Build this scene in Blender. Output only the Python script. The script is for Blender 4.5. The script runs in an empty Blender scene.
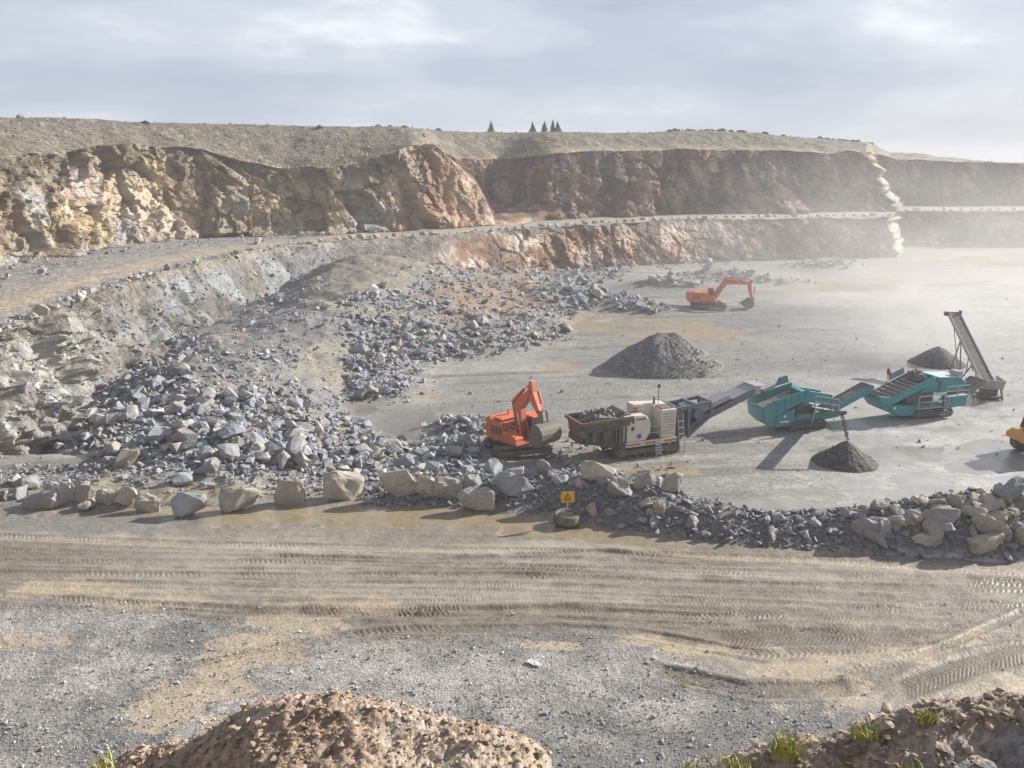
import bpy, bmesh, math, random
import numpy as np
from mathutils import Vector, Matrix

# ------------------------------------------------------------------ camera, world, sun, exposure
S = bpy.context.scene
C = S.collection
CAM_H, PITCH, F = 21.0, 14.4, 850.0
cam = bpy.data.cameras.new('camera'); cam_o = bpy.data.objects.new('camera', cam); C.objects.link(cam_o)
cam_o.location = (0, 0, CAM_H); cam_o.rotation_euler = (math.radians(90 - PITCH), 0, 0)
cam.sensor_width = 36; cam.lens = 36 * F / 1024; cam.clip_start = 0.1; cam.clip_end = 6000
S.camera = cam_o
SUN_EL, SUN_AZ = 25.0, 64.0          # azimuth measured from +Y towards +X
SKY_STRENGTH = 0.078
w = bpy.data.worlds.new('World'); S.world = w; w.use_nodes = True
nt = w.node_tree; nt.nodes.clear()
def wn(t, **kw):
    n = nt.nodes.new(t)
    for k, v in kw.items(): setattr(n, k, v)
    return n
def wm(op, a, b=None, c=None):
    n = wn('ShaderNodeMath', operation=op)
    for i, v in enumerate((a, b, c)):
        if v is None: continue
        if isinstance(v, (int, float)): n.inputs[i].default_value = v
        else: nt.links.new(v, n.inputs[i])
    return n.outputs[0]
def wramp(fac, stops, interp='EASE'):
    n = wn('ShaderNodeValToRGB'); n.color_ramp.interpolation = interp
    e = n.color_ramp.elements
    while len(e) < len(stops): e.new(0.5)
    for i, (p, c) in enumerate(stops):
        e[i].position = p; e[i].color = tuple(c) + ((1,) if len(c) == 3 else ())
    nt.links.new(fac, n.inputs[0]); return n.outputs[0]
sky = wn('ShaderNodeTexSky', sky_type='NISHITA', sun_disc=False)
sky.sun_elevation = math.radians(SUN_EL); sky.sun_rotation = math.radians(SUN_AZ)
sky.altitude = 100; sky.air_density = 1.0; sky.dust_density = 1.5; sky.ozone_density = 1.0
tc = wn('ShaderNodeTexCoord'); sep = wn('ShaderNodeSeparateXYZ'); nt.links.new(tc.outputs['Generated'], sep.inputs[0])
zz = wm('ADD', wm('MAXIMUM', sep.outputs[2], 0.0), 0.16)
comb = wn('ShaderNodeCombineXYZ')
nt.links.new(wm('DIVIDE', sep.outputs[0], zz), comb.inputs[0]); nt.links.new(wm('DIVIDE', sep.outputs[1], zz), comb.inputs[1])
def wnoise(scale, detail, rough, dist=0.0, off=(0, 0, 0), sc=(1, 1, 1)):
    m = wn('ShaderNodeMapping'); m.inputs['Location'].default_value = off; m.inputs['Scale'].default_value = sc
    nt.links.new(comb.outputs[0], m.inputs[0])
    n = wn('ShaderNodeTexNoise'); n.inputs['Scale'].default_value = scale; n.inputs['Detail'].default_value = detail
    n.inputs['Roughness'].default_value = rough; n.inputs['Distortion'].default_value = dist
    nt.links.new(m.outputs[0], n.inputs['Vector']); return n.outputs[0]
n1 = wnoise(0.55, 6, 0.52, 0.3, (3.1, 1.7, 0), (1.0, 0.75, 1))
n2 = wnoise(1.5, 7, 0.55, 0.25, (7.3, -2.2, 0), (0.8, 1.0, 1))
nn = wm('ADD', wm('MULTIPLY', n1, 0.65), wm('MULTIPLY', n2, 0.35))
ccol = wramp(nn, [(0.36, (3.3, 3.7, 4.75)), (0.46, (4.1, 4.5, 5.45)), (0.55, (5.2, 5.55, 6.3)), (0.66, (8.6, 8.8, 9.0))])
# paler, bluer band of clear air low over the horizon
low = wramp(sep.outputs[2], [(0.0, (1, 1, 1)), (0.16, (0, 0, 0))])
mixl = wn('ShaderNodeMix', data_type='RGBA'); nt.links.new(wm('MULTIPLY', low, 0.55), mixl.inputs[0])
nt.links.new(ccol, mixl.inputs[6]); mixl.inputs[7].default_value = (3.7, 4.25, 5.4, 1)
mixs = wn('ShaderNodeMix', data_type='RGBA'); mixs.inputs[0].default_value = 0.86
dome = wramp(sep.outputs[2], [(0.22, (1, 1, 1)), (0.75, (.6, .6, .62))])       # sky dimmed overhead, out of view, to weaken its fill light
vm_ = wn('ShaderNodeVectorMath', operation='MULTIPLY'); nt.links.new(mixl.outputs[2], vm_.inputs[0]); nt.links.new(dome, vm_.inputs[1])
nt.links.new(sky.outputs[0], mixs.inputs[6]); nt.links.new(vm_.outputs[0], mixs.inputs[7])
bg = wn('ShaderNodeBackground'); bg.inputs[1].default_value = SKY_STRENGTH; nt.links.new(mixs.outputs[2], bg.inputs[0])
wo = wn('ShaderNodeOutputWorld'); nt.links.new(bg.outputs[0], wo.inputs[0])
sun = bpy.data.lights.new('sun', 'SUN'); sun.energy = 5.0; sun.angle = math.radians(0.6); sun.color = (1.0, 0.95, 0.87)
sun_o = bpy.data.objects.new('sun', sun); C.objects.link(sun_o)
_a, _e = math.radians(SUN_AZ), math.radians(SUN_EL)
SUN_DIR = Vector((math.sin(_a) * math.cos(_e), math.cos(_a) * math.cos(_e), math.sin(_e)))
sun_o.rotation_euler = (-SUN_DIR).to_track_quat('-Z', 'Y').to_euler()
S.view_settings.view_transform = 'Standard'; S.view_settings.look = 'None'; S.view_settings.gamma = 1
S.view_settings.exposure = 0.74
S.cycles.max_bounces = 5; S.cycles.diffuse_bounces = 2; S.cycles.glossy_bounces = 2; S.cycles.volume_bounces = 1
S.cycles.use_denoising = True
HAZE_DENSITY = 0.0006

# ------------------------------------------------------------------ picture <-> world helpers
_cp, _sp = math.cos(math.radians(PITCH)), math.sin(math.radians(PITCH))
def ray(px, py):
    a = (np.asarray(px, float) - 512) / F; b = (384 - np.asarray(py, float)) / F
    return a, _cp + b * _sp, -_sp + b * _cp
def at_z(px, py, z):
    dx, dy, dz = ray(px, py); t = (z - CAM_H) / dz
    return dx * t, dy * t, CAM_H + dz * t
def at_d(px, py, d):
    dx, dy, dz = ray(px, py); t = d / dy
    return dx * t, dy * t, CAM_H + dz * t
def to_px(x, y, z):
    dz = z - CAM_H; dep = y * _cp - dz * _sp; up = y * _sp + dz * _cp
    return 512 + F * x / dep, 384 - F * up / dep, dep
def sstep(a, b, x):
    t = np.clip((x - a) / (b - a), 0, 1); return t * t * (3 - 2 * t)

# ------------------------------------------------------------------ noise
def _hash(ix, iy, iz, seed):
    h = (ix.astype(np.int64) * 374761393 + iy.astype(np.int64) * 668265263 + iz.astype(np.int64) * 2147483647 + seed * 1274126177) & 0xFFFFFFFF
    h = ((h ^ (h >> 13)) * 1274126177) & 0xFFFFFFFF
    h = ((h ^ (h >> 16)) * 2246822519) & 0xFFFFFFFF
    return h ^ (h >> 15)
def h01(ix, iy, iz, seed): return (_hash(ix, iy, iz, seed) & 0xFFFFFF) / float(0xFFFFFF)
def vnoise(x, y, z, seed=0):
    x, y, z = np.broadcast_arrays(np.asarray(x, float), np.asarray(y, float), np.asarray(z, float))
    ix, iy, iz = np.floor(x), np.floor(y), np.floor(z); fx, fy, fz = x - ix, y - iy, z - iz
    ux, uy, uz = [t * t * t * (t * (t * 6 - 15) + 10) for t in (fx, fy, fz)]
    r = 0
    for a in (0, 1):
        for b in (0, 1):
            for c in (0, 1):
                wgt = (ux if a else 1 - ux) * (uy if b else 1 - uy) * (uz if c else 1 - uz)
                r = r + wgt * h01(ix + a, iy + b, iz + c, seed)
    return r * 2 - 1
def fbm(x, y, z=0.0, oct=4, seed=0, gain=0.5):
    r = 0; a = 1.0; t = 0; f = 1.0
    for o in range(oct):
        r = r + a * vnoise(x * f + 17.3 * o, y * f - 9.1 * o, np.asarray(z, float) * f + 3.7 * o, seed + o); t += a; a *= gain; f *= 2.03
    return r / t
def facets(x, y, z, seed=0, tilt=0.6):
    """angular blocks: every cell is a plane of its own height and tilt. Returns (height about -1..1, cell random 0..1, distance to cell border)."""
    ix, iy, iz = np.floor(x), np.floor(y), np.floor(z)
    best = np.full(x.shape, 9e9); sec = np.full(x.shape, 9e9); val = np.zeros(x.shape); rid = np.zeros(x.shape)
    for a in (-1, 0, 1):
        for b in (-1, 0, 1):
            for c in (-1, 0, 1):
                jx, jy, jz = ix + a, iy + b, iz + c
                px, py, pz = jx + h01(jx, jy, jz, seed), jy + h01(jx, jy, jz, seed + 1), jz + h01(jx, jy, jz, seed + 2)
                ddx, ddy, ddz = x - px, y - py, z - pz
                d = ddx * ddx + ddy * ddy + ddz * ddz
                hv = h01(jx, jy, jz, seed + 3)
                v = (hv * 2 - 1) * 0.6 + tilt * ((h01(jx, jy, jz, seed + 4) * 2 - 1) * ddx + (h01(jx, jy, jz, seed + 5) * 2 - 1) * ddy + (h01(jx, jy, jz, seed + 6) * 2 - 1) * ddz)
                m = d < best
                sec = np.where(m, best, np.minimum(sec, d)); best = np.where(m, d, best); val = np.where(m, v, val); rid = np.where(m, h01(jx, jy, jz, seed + 7), rid)
    return val, rid, np.sqrt(sec) - np.sqrt(best)

# ------------------------------------------------------------------ object helpers
def tag(o, label=None, cat=None, group=None, kind=None):
    for k, v in (('label', label), ('category', cat), ('group', group), ('kind', kind)):
        if v: o[k] = v
    return o
def link(name, me, mat, parent=None):
    o = bpy.data.objects.new(name, me); C.objects.link(o)
    if mat and not me.materials: me.materials.append(mat)
    if parent: o.parent = parent
    return o
def empty(name, loc, rz=0):
    o = bpy.data.objects.new(name, None); C.objects.link(o); o.location = loc; o.rotation_euler = (0, 0, rz); o.empty_display_size = 0.3
    return o
def mesh_np(name, V, Q, col=None, smooth=True):
    """V n x 3, Q m x 4 or m x 3 faces, col n x 4"""
    me = bpy.data.meshes.new(name); V = np.asarray(V, np.float32); Q = np.asarray(Q, np.int32); k = Q.shape[1]
    me.vertices.add(len(V)); me.vertices.foreach_set('co', V.ravel())
    me.loops.add(Q.size); me.loops.foreach_set('vertex_index', Q.ravel())
    me.polygons.add(len(Q)); me.polygons.foreach_set('loop_start', np.arange(0, Q.size, k, dtype=np.int32))
    try: me.polygons.foreach_set('loop_total', np.full(len(Q), k, dtype=np.int32))
    except Exception: pass
    me.polygons.foreach_set('use_smooth', np.full(len(Q), smooth, dtype=bool))
    me.update(calc_edges=True); me.validate()
    if col is not None:
        a = me.color_attributes.new('Col', 'FLOAT_COLOR', 'POINT'); a.data.foreach_set('color', np.asarray(col, np.float32).ravel())
    return me
def grid_faces(nr, nc):
    i = np.arange(nr * nc).reshape(nr, nc)
    return np.stack([i[:-1, :-1], i[:-1, 1:], i[1:, 1:], i[1:, :-1]], -1).reshape(-1, 4)

# ------------------------------------------------------------------ materials
def mat_base(name):
    m = bpy.data.materials.new(name); m.use_nodes = True
    t = m.node_tree; b = t.nodes['Principled BSDF']; return m, t, b
class NB:
    """small node builder"""
    def __init__(s, t): s.t = t
    def n(s, ty, **kw):
        n = s.t.nodes.new(ty)
        for k, v in kw.items(): setattr(n, k, v)
        return n
    def l(s, a, b): s.t.links.new(a, b)
    def math(s, op, a, b=None, c=None, clamp=False):
        n = s.n('ShaderNodeMath', operation=op); n.use_clamp = clamp
        for i, v in enumerate((a, b, c)):
            if v is None: continue
            if isinstance(v, (int, float)): n.inputs[i].default_value = v
            else: s.l(v, n.inputs[i])
        return n.outputs[0]
    def coord(s, scale=(1, 1, 1), kind='Object'):
        tc = s.n('ShaderNodeTexCoord'); m = s.n('ShaderNodeMapping'); m.inputs['Scale'].default_value = scale
        s.l(tc.outputs[kind], m.inputs[0]); return m.outputs[0]
    def noise(s, vec, scale, detail=4, rough=0.55, dist=0.0):
        n = s.n('ShaderNodeTexNoise'); s.l(vec, n.inputs['Vector'])
        n.inputs['Scale'].default_value = scale; n.inputs['Detail'].default_value = detail; n.inputs['Roughness'].default_value = rough; n.inputs['Distortion'].default_value = dist
        return n.outputs[0]
    def voro(s, vec, scale, out='Distance', feature='F1'):
        n = s.n('ShaderNodeTexVoronoi', feature=feature); s.l(vec, n.inputs['Vector']); n.inputs['Scale'].default_value = scale
        return n.outputs[out]
    def ramp(s, fac, stops, interp='LINEAR'):
        n = s.n('ShaderNodeValToRGB'); n.color_ramp.interpolation = interp; e = n.color_ramp.elements
        while len(e) < len(stops): e.new(0.5)
        for i, (p, c) in enumerate(stops):
            if isinstance(c, (int, float)): c = (c, c, c)
            e[i].position = p; e[i].color = tuple(c) + (1,)
        s.l(fac, n.inputs[0]); return n.outputs[0]
    def mix(s, fac, a, b, blend='MIX'):
        n = s.n('ShaderNodeMix', data_type='RGBA', blend_type=blend)
        for i, v in ((0, fac), (6, a), (7, b)):
            if isinstance(v, (int, float)) and i == 0: n.inputs[0].default_value = v
            elif isinstance(v, (tuple, list)): n.inputs[i].default_value = tuple(v) + (1,)
            else: s.l(v, n.inputs[i])
        return n.outputs[2]
    def bump(s, h, dist, strength=1.0, normal=None):
        n = s.n('ShaderNodeBump'); n.inputs['Distance'].default_value = dist; n.inputs['Strength'].default_value = strength
        s.l(h, n.inputs['Height'])
        if normal: s.l(normal, n.inputs['Normal'])
        return n.outputs[0]

def ground_material(name, pebble, bump_d, var=0.35, pebble_col=0.35, mid=1.2):
    """earth: colour and wetness come from the 'Col' attribute, pebbles and grain from noise"""
    m, t, b = mat_base(name); k = NB(t)
    at = k.n('ShaderNodeAttribute', attribute_name='Col')
    co = k.coord()
    g1 = k.noise(co, mid, 6, 0.6); g2 = k.noise(co, pebble * 0.6, 5, 0.7)
    vo = k.n('ShaderNodeTexVoronoi'); k.l(co, vo.inputs['Vector']); vo.inputs['Scale'].default_value = pebble
    sepc = k.n('ShaderNodeSeparateColor'); k.l(vo.outputs['Color'], sepc.inputs[0])
    v = k.math('ADD', k.math('MULTIPLY_ADD', g1, var * 2, 1 - var), k.math('MULTIPLY_ADD', g2, var, -var * 0.5))
    pv = k.math('MULTIPLY_ADD', sepc.outputs[0], pebble_col * 2, 1 - pebble_col)
    dry = k.math('SUBTRACT', 1.0, at.outputs['Alpha'], clamp=True)
    pv2 = k.math('ADD', 1.0, k.math('MULTIPLY', k.math('SUBTRACT', pv, 1.0), dry))
    f = k.math('MULTIPLY', v, pv2)
    vm = k.n('ShaderNodeVectorMath', operation='SCALE'); k.l(at.outputs['Color'], vm.inputs[0]); k.l(f, vm.inputs['Scale'])
    k.l(vm.outputs[0], b.inputs['Base Color'])
    ro = k.math('ADD', k.math('MULTIPLY', dry, 0.62), k.math('MULTIPLY_ADD', g1, 0.22, 0.10), clamp=True)
    k.l(ro, b.inputs['Roughness'])
    h = k.math('ADD', k.math('MULTIPLY', k.math('SUBTRACT', 0.7, vo.outputs['Distance']), 0.7), k.math('ADD', k.math('MULTIPLY', g2, 1.0), k.math('MULTIPLY', g1, 1.2)))
    h = k.math('MULTIPLY', h, k.math('MULTIPLY_ADD', dry, 0.95, 0.05))
    k.l(k.bump(h, bump_d, 1.0), b.inputs['Normal'])
    b.inputs['Specular IOR Level'].default_value = 0.4
    return m
def rock_material(name, use_attr=True, cols=None, scale=1.0, bump_d=0.06, rough=0.85):
    m, t, b = mat_base(name); k = NB(t); co = k.coord()
    if use_attr: base = k.n('ShaderNodeAttribute', attribute_name='Col').outputs['Color']
    else:
        oi = k.n('ShaderNodeObjectInfo'); base = k.ramp(oi.outputs['Random'], cols)
        off = k.n('ShaderNodeVectorMath', operation='ADD'); k.l(co, off.inputs[0])
        sc = k.n('ShaderNodeVectorMath', operation='SCALE'); k.l(oi.outputs['Location'], sc.inputs[0]); sc.inputs['Scale'].default_value = 0.7
        k.l(sc.outputs[0], off.inputs[1]); co = off.outputs[0]
    n1 = k.noise(co, 0.9 * scale, 8, 0.65, 0.4); n2 = k.noise(co, 5 * scale, 6, 0.65)
    vo = k.voro(co, 2.2 * scale, 'Distance')
    f = k.math('MULTIPLY', k.math('MULTIPLY_ADD', n1, 1.1, 0.45), k.math('MULTIPLY_ADD', n2, 0.7, 0.65))
    vm = k.n('ShaderNodeVectorMath', operation='SCALE'); k.l(base, vm.inputs[0]); k.l(f, vm.inputs['Scale'])
    k.l(vm.outputs[0], b.inputs['Base Color']); b.inputs['Roughness'].default_value = rough
    b.inputs['Specular IOR Level'].default_value = 0.35
    h = k.math('ADD', k.math('MULTIPLY', n1, 2.0), k.math('ADD', n2, k.math('MULTIPLY', vo, 0.8)))
    k.l(k.bump(h, bump_d), b.inputs['Normal'])
    return m
_mats = {}
def paint(name, col, rough=0.5, metal=0.0, dirt=0.45, dirt_col=(0.23, 0.20, 0.16), scale=1.2):
    """machine paint under dust and dried mud; dust gathers in patches with shapes of their own"""
    if name in _mats: return _mats[name]
    m, t, b = mat_base(name); k = NB(t); co = k.coord()
    n1 = k.noise(co, scale, 7, 0.65, 0.3); n2 = k.noise(co, scale * 9, 4, 0.6)
    ms = k.math('ADD', k.math('MULTIPLY', n1, 0.75), k.math('MULTIPLY', n2, 0.25))
    fac = k.ramp(ms, [(0.40, 0.08), (0.66, 1.0)])
    fac = k.math('MULTIPLY', fac, dirt)
    c = k.mix(fac, tuple(col), tuple(dirt_col))
    vm = k.n('ShaderNodeVectorMath', operation='SCALE'); k.l(c, vm.inputs[0]); k.l(k.math('MULTIPLY_ADD', n2, 0.35, 0.83), vm.inputs['Scale'])
    k.l(vm.outputs[0], b.inputs['Base Color'])
    k.l(k.math('MULTIPLY_ADD', fac, 0.45, rough, clamp=True), b.inputs['Roughness'])
    b.inputs['Metallic'].default_value = metal
    k.l(k.bump(n2, 0.01, 0.4), b.inputs['Normal'])
    _mats[name] = m; return m
# ================================================================== TERRAIN
rng = np.random.default_rng(7)
def tab(s):
    a = np.array([[float(v) for v in r.split(',')] for r in s.split()]); return a[:, 0], a[:, 1]
def curve(s): x, y = tab(s); return lambda p: np.interp(p, x, y)
BENCH_Z = 9.2
Y0 = curve('-700,700 -400,600 -150,545 0,492 60,457 100,428 150,392 200,362 250,340 290,324 330,318 370,312 400,308 430,303 450,300 480,291 500,287 530,282 560,277 600,272 640,268.5 700,264 760,261 800,259.5 850,258 884,257.5 900,257 1024,256 1300,256 1800,256')
Y1 = curve('-700,610 -400,520 -150,410 0,335 60,311 100,292 150,277 200,263 250,253 290,246 330,242.5 370,240 400,238 430,236.5 450,235.5 480,233 500,231.5 530,229 560,227 600,224.5 640,222 700,219.5 760,218.5 850,217.5 1024,217 1800,217')
Y2 = curve('-700,520 -400,420 -150,315 0,268 60,256 100,249 150,243 200,238.5 250,236 290,234.5 330,234 370,232.5 400,231.5 430,229.5 450,228 480,225.5 500,224 530,221.5 560,219 600,217 640,215.5 700,214 760,213 850,211.5 1024,211 1800,211')
Y3 = curve('-700,150 -150,158 0,161 60,152 100,148 130,145 150,147 200,150 250,160 290,167 330,168 360,164 385,156 400,152 425,142 440,146 455,158 470,160 500,159 530,156 560,153 600,152 700,150.5 800,150.5 850,152 878,153 893,157 940,160 1024,165 1800,165')
Y4 = curve('-700,104 -150,116 0,118 60,119.5 150,122.5 250,125 330,126.5 400,128 430,130.5 450,132 500,132.5 640,133 680,131 720,131 760,133.5 800,138 850,141 870,143 880,149 890,153.5 915,153.5 940,157 1000,163 1024,163 1300,166 1800,166')
MIDY = curve('425,141 440,149 459,169 474,185 482,198 488,212 494,223 500,223')
NOSE = lambda p: sstep(410, 441, p) * (1 - sstep(496, 560, p))
def smooth1(a, n=5):
    k = np.ones(n) / n; return np.convolve(np.pad(a, n // 2, mode='edge'), k, 'valid')
pxs = np.concatenate([np.arange(-700, -60, 8.0), np.arange(-60, 1084, 1.2), np.arange(1084, 1800, 8.0)])
NC = len(pxs)
def dist_at(py, z): return at_z(0, py, z)[1]
D0 = dist_at(Y0(pxs), 0.0); D1 = dist_at(Y1(pxs), BENCH_Z); D2 = dist_at(Y2(pxs), BENCH_Z)
D1 = np.minimum(D1, 208); D2 = np.maximum(np.minimum(D2, 232), D1 + 12); D0 = np.minimum(D0, D1 - 1.2)
# the corner near the right, where the far face steps back
def corner(t): return 34.0 * sstep(-4, 4, pxs - (873 + 26 * (1 - t)) + 5 * float(vnoise(t * 7.0, 3.3, 0, 81)) + 1.5 * float(vnoise(t * 19.0, 1.3, 0, 82)))     # t 0 toe .. 1 crest of the upper face
def corner_low(t): return 30.0 * sstep(-3, 3, pxs - (892 + 9 * (1 - t)) + 4 * float(vnoise(t * 5.0, 7.3, 0, 83)) + 1.2 * float(vnoise(t * 13.0, 1.3, 0, 84)))
R = []                                                    # rows: (X, Y, Z, segment, t)
def add_row(x, y, z, seg, t): R.append((x, y, z, seg, t))
x0, y0, z0 = at_d(pxs, 384, D0)[0], D0, np.zeros(NC)
def row_at(d, z):
    """row of points on the columns' bearings at forward distance d and height z"""
    dep = d * _cp - (z - CAM_H) * _sp
    return (pxs - 512) / F * dep, d, z + 0 * d
NL = 84
for i, t in enumerate(np.linspace(0, 1, NL)):
    d = D0 + (D1 - D0) * (t ** 1.25) + corner_low(t); z = -1.0 + (BENCH_Z + 1.0) * t + 0 * d
    add_row(*row_at(d, z), 0, t)
NB_ = 40
for i, t in enumerate(np.linspace(0, 1, NB_ + 1)[1:]):
    d = D1 + corner_low(1.0) * (1 - t) + (D2 - D1) * t + corner(0) * t; z = np.full(NC, BENCH_Z)
    add_row(*row_at(d, z), 1, t)
D3 = D2 + 5.0
z3 = at_d(pxs, Y3(pxs), D3)[2]
nose = NOSE(pxs); md = D2 - 1.0 + 4.0; my = MIDY(pxs); zm = at_d(pxs, my, md)[2]
NU = 112
for i, t in enumerate(np.linspace(0, 1, NU + 1)[1:]):
    d_s = D2 + (D3 - D2) * (t ** 1.2); z_s = BENCH_Z + (z3 - BENCH_Z) * t
    # promontory: climbs to its edge within the first rows, then runs back behind the edge to the recessed face
    hf = np.clip((my - Y2(pxs)) / (np.minimum(Y3(pxs), my - 1) - Y2(pxs)), 0.05, 0.92)
    q = np.clip(t / hf, 0, 1); q2 = np.clip((t - hf) / (1 - hf), 0, 1); k2 = sstep(0, 0.25, q2)
    d_n = np.where(t <= hf, D2 + (md - D2) * q, md + (D3 + 26 - md) * k2)
    z_n = np.where(t <= hf, BENCH_Z + (zm - BENCH_Z) * q ** 0.9, zm + (z3 - zm) * q2)
    d = d_s * (1 - nose) + d_n * nose + corner(t); z = z_s * (1 - nose) + z_n * nose
    add_row(*row_at(d, z), 2, t)
DC = R[-1][1]
lean = 30 + 0 * pxs
D4 = DC + lean - 12 * sstep(880, 930, pxs)
z4 = at_d(pxs, Y4(pxs), D4)[2]
zc = R[-1][2]; z4 = np.maximum(z4, zc + 0.3)
NS = 34
for i, t in enumerate(np.linspace(0, 1, NS + 1)[1:]):
    d = DC + (D4 - DC) * t; z = zc + (z4 - zc) * np.sin(t * math.pi / 2) ** 0.9
    add_row(*row_at(d, z), 3, t)
for t, dd, fall in ((0.1, 8, 0.4), (0.25, 25, 1.5), (0.5, 70, 4), (0.7, 160, 6.5), (1.0, 500, 9)):
    add_row(*row_at(D4 + dd, z4 - fall), 4, t)
TX = np.stack([r[0] for r in R]); TY = np.stack([r[1] for r in R]); TZ = np.stack([r[2] for r in R])
SEG = np.array([r[3] for r in R])[:, None] + 0 * TX; TT = np.array([r[4] for r in R])[:, None] + 0 * TX
NR = len(R)
PXG = pxs[None, :] + 0 * TX
# outward normals of the bare shape
def grid_normals(X, Y, Z):
    P = np.stack([X, Y, Z], -1); du = np.gradient(P, axis=1); dv = np.gradient(P, axis=0)
    n = np.cross(du, dv); n /= np.maximum(np.linalg.norm(n, axis=-1, keepdims=True), 1e-9); return n
N = grid_normals(TX, TY, TZ); N *= np.sign(np.sum(N * np.stack([-TX, -TY, 60 - TZ], -1), -1, keepdims=True) + 1e-9)
steep = sstep(0.25, 0.75, 1 - np.abs(N[..., 2]))
# strata dip to the right: shear the noise space
U = TX * 0.9 - TY * 0.25 + TZ * 0.55; V = TY * 0.8 + TX * 0.2; W_ = TZ * 0.8 - TX * 0.35
f1, id1, e1 = facets(U / 6.0, V / 6.0, W_ / 9.5, 11, 1.1)
f2, id2, e2 = facets(U / 2.3, V / 2.3, W_ / 3.4, 23, 1.2)
f3, id3, e3 = facets(U / 1.05, V / 1.05, W_ / 0.75, 37, 1.0)
fb = fbm(TX / 9, TY / 9, TZ / 9, 4, 5); fb2 = fbm(TX / 2.2, TY / 2.2, TZ / 2.2, 4, 9)
butt = fbm(TX / 16, TY / 16, TZ / 60, 3, 41)              # vertical buttresses
near = np.clip(80.0 / np.maximum(TY, 30), 0.45, 1.3)
lowseg = (SEG == 0)
edge = np.where(SEG == 0, sstep(-0.05, 0.3, TT), np.where(SEG == 2, 1.0, 0.0))
amp = np.where(SEG == 2, 1.0, 0.72) * steep * np.where(SEG <= 2, 1, 0.0)
smoothzone = 1 - 0.55 * (NOSE(PXG) * (SEG == 2) * (PXG > 440))      # the weathered nose is smoother
def blur(a):
    a = np.pad(a, 1, mode='edge'); a = .22 * a[:-2] + .56 * a[1:-1] + .22 * a[2:]; return .22 * a[:, :-2] + .56 * a[:, 1:-1] + .22 * a[:, 2:]
lowleft = (SEG == 0) & (PXG < 330)
crack = np.exp(-(e1 / .05) ** 2) * .55 + np.exp(-(e2 / .08) ** 2) * .18        # open joints between the blocks
jag = blur(np.where(SEG == 0, 1.15, 1.9) * f1) + 0.95 * f2 + 0.42 * f3 + np.where(PXG > 480, 3.0, .7) * butt + np.where(PXG > 560, 1.3, .45) * fb2 - crack
jl = blur(blur(1.3 * f1)) + 1.3 * blur(f2) + .6 * f3 + 1.5 * butt + 1.0 * fb2 - blur(crack) * .8
jag = np.where(lowleft, jl * 1.35, jag)
disp = amp * smoothzone * jag * np.where(SEG == 1, 0, 1)
hn = N.copy(); hn[..., 2] *= 0.35
# crest lines wander a little
wand = fbm(TX / 6, TY / 6, 0, 4, 71)
TX2 = TX + hn[..., 0] * disp; TY2 = TY + hn[..., 1] * disp; TZ2 = TZ + hn[..., 2] * disp
TZ2 = TZ2 + np.where(SEG == 2, sstep(0.8, 1.0, TT), 0) * wand * 0.8
TZ2 = TZ2 + np.where(SEG == 3, (1 - TT) * wand * 0.8 + 0.45 * fb2 * np.sin(TT * math.pi) + 0.5 * fb * TT, 0) + np.where(SEG == 4, 0.5 * fb * (1 - TT), 0)
TZ2 = TZ2 + np.where((SEG == 1) & (TT < 0.95), 0.12 * fb2, 0) + np.where(SEG == 0, sstep(.8, 1, TT), np.where(SEG == 1, sstep(.35, 0, TT), 0)) * (.55 * wand + .25 * fb2)
# rubble shoulder at the back of the bench, talus at the foot of faces
tal = (SEG == 2) * sstep(0.16, 0.0, TT) * (0.6 + 0.6 * fb)
TY2 -= tal * 3.0; 
# small cone of grey fines on the bench (right of the middle)
for (cx, cw, ch) in ((778, 20, 3.6), (620, 9, 2.2), (510, 15, 4.2)):
    g = np.exp(-((PXG - cx) / cw) ** 2) * (SEG == 2) * sstep(0.34, 0.0, TT); TY2 -= g * ch * 1.6
# --- colours (the rock's own, with some sunlight painted in)
def mixc(a, b, f): return a * (1 - f[..., None]) + np.asarray(b) * f[..., None]
def zone(x0_, x1_, soft=20): return sstep(x0_ - soft, x0_ + soft, PXG) * (1 - sstep(x1_ - soft, x1_ + soft, PXG))
big = fbm(TX / 12, TY / 12, TZ / 7, 4, 101); big2 = fbm(TX / 5, TY / 5, TZ / 3.5, 4, 131); med = fbm(TX / 1.8, TY / 1.8, TZ / 1.3, 3, 151)
col = np.zeros(TX.shape + (3,)) + np.array([0.27, 0.245, 0.21])
up = (SEG == 2).astype(float); lo = (SEG == 0).astype(float)
# upper face, left: buff, ochre and grey
cu = np.zeros_like(col) + np.array([0.31, 0.26, 0.195])
cu = mixc(cu, [0.36, 0.285, 0.18], sstep(0.0, 0.35, big)); cu = mixc(cu, [0.22, 0.155, 0.11], sstep(0.08, 0.35, big2) * 0.8)
cu = mixc(cu, [0.34, 0.34, 0.33], sstep(0.10, 0.4, -big) * 0.9); cu = mixc(cu, [0.50, 0.41, 0.36], (id1 > 0.80) * 0.55); cu = mixc(cu, [.40, .31, .18], sstep(.15, .35, fbm(TX / 7, TY / 7, TZ / 9, 3, 181)) * .5)
cu = mixc(cu, [0.19, 0.16, 0.115], sstep(0.6, 0.88, TT + .25 * big2) * 0.85)
# nose: pinkish buff soil
cn = np.zeros_like(col) + np.array([0.36, 0.26, 0.18]); cn = mixc(cn, [0.27, 0.155, 0.10], sstep(0.0, 0.3, big2) * 0.7); cn = mixc(cn, [0.44, 0.37, 0.29], sstep(0.05, 0.4, -big2) * 0.6)
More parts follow.
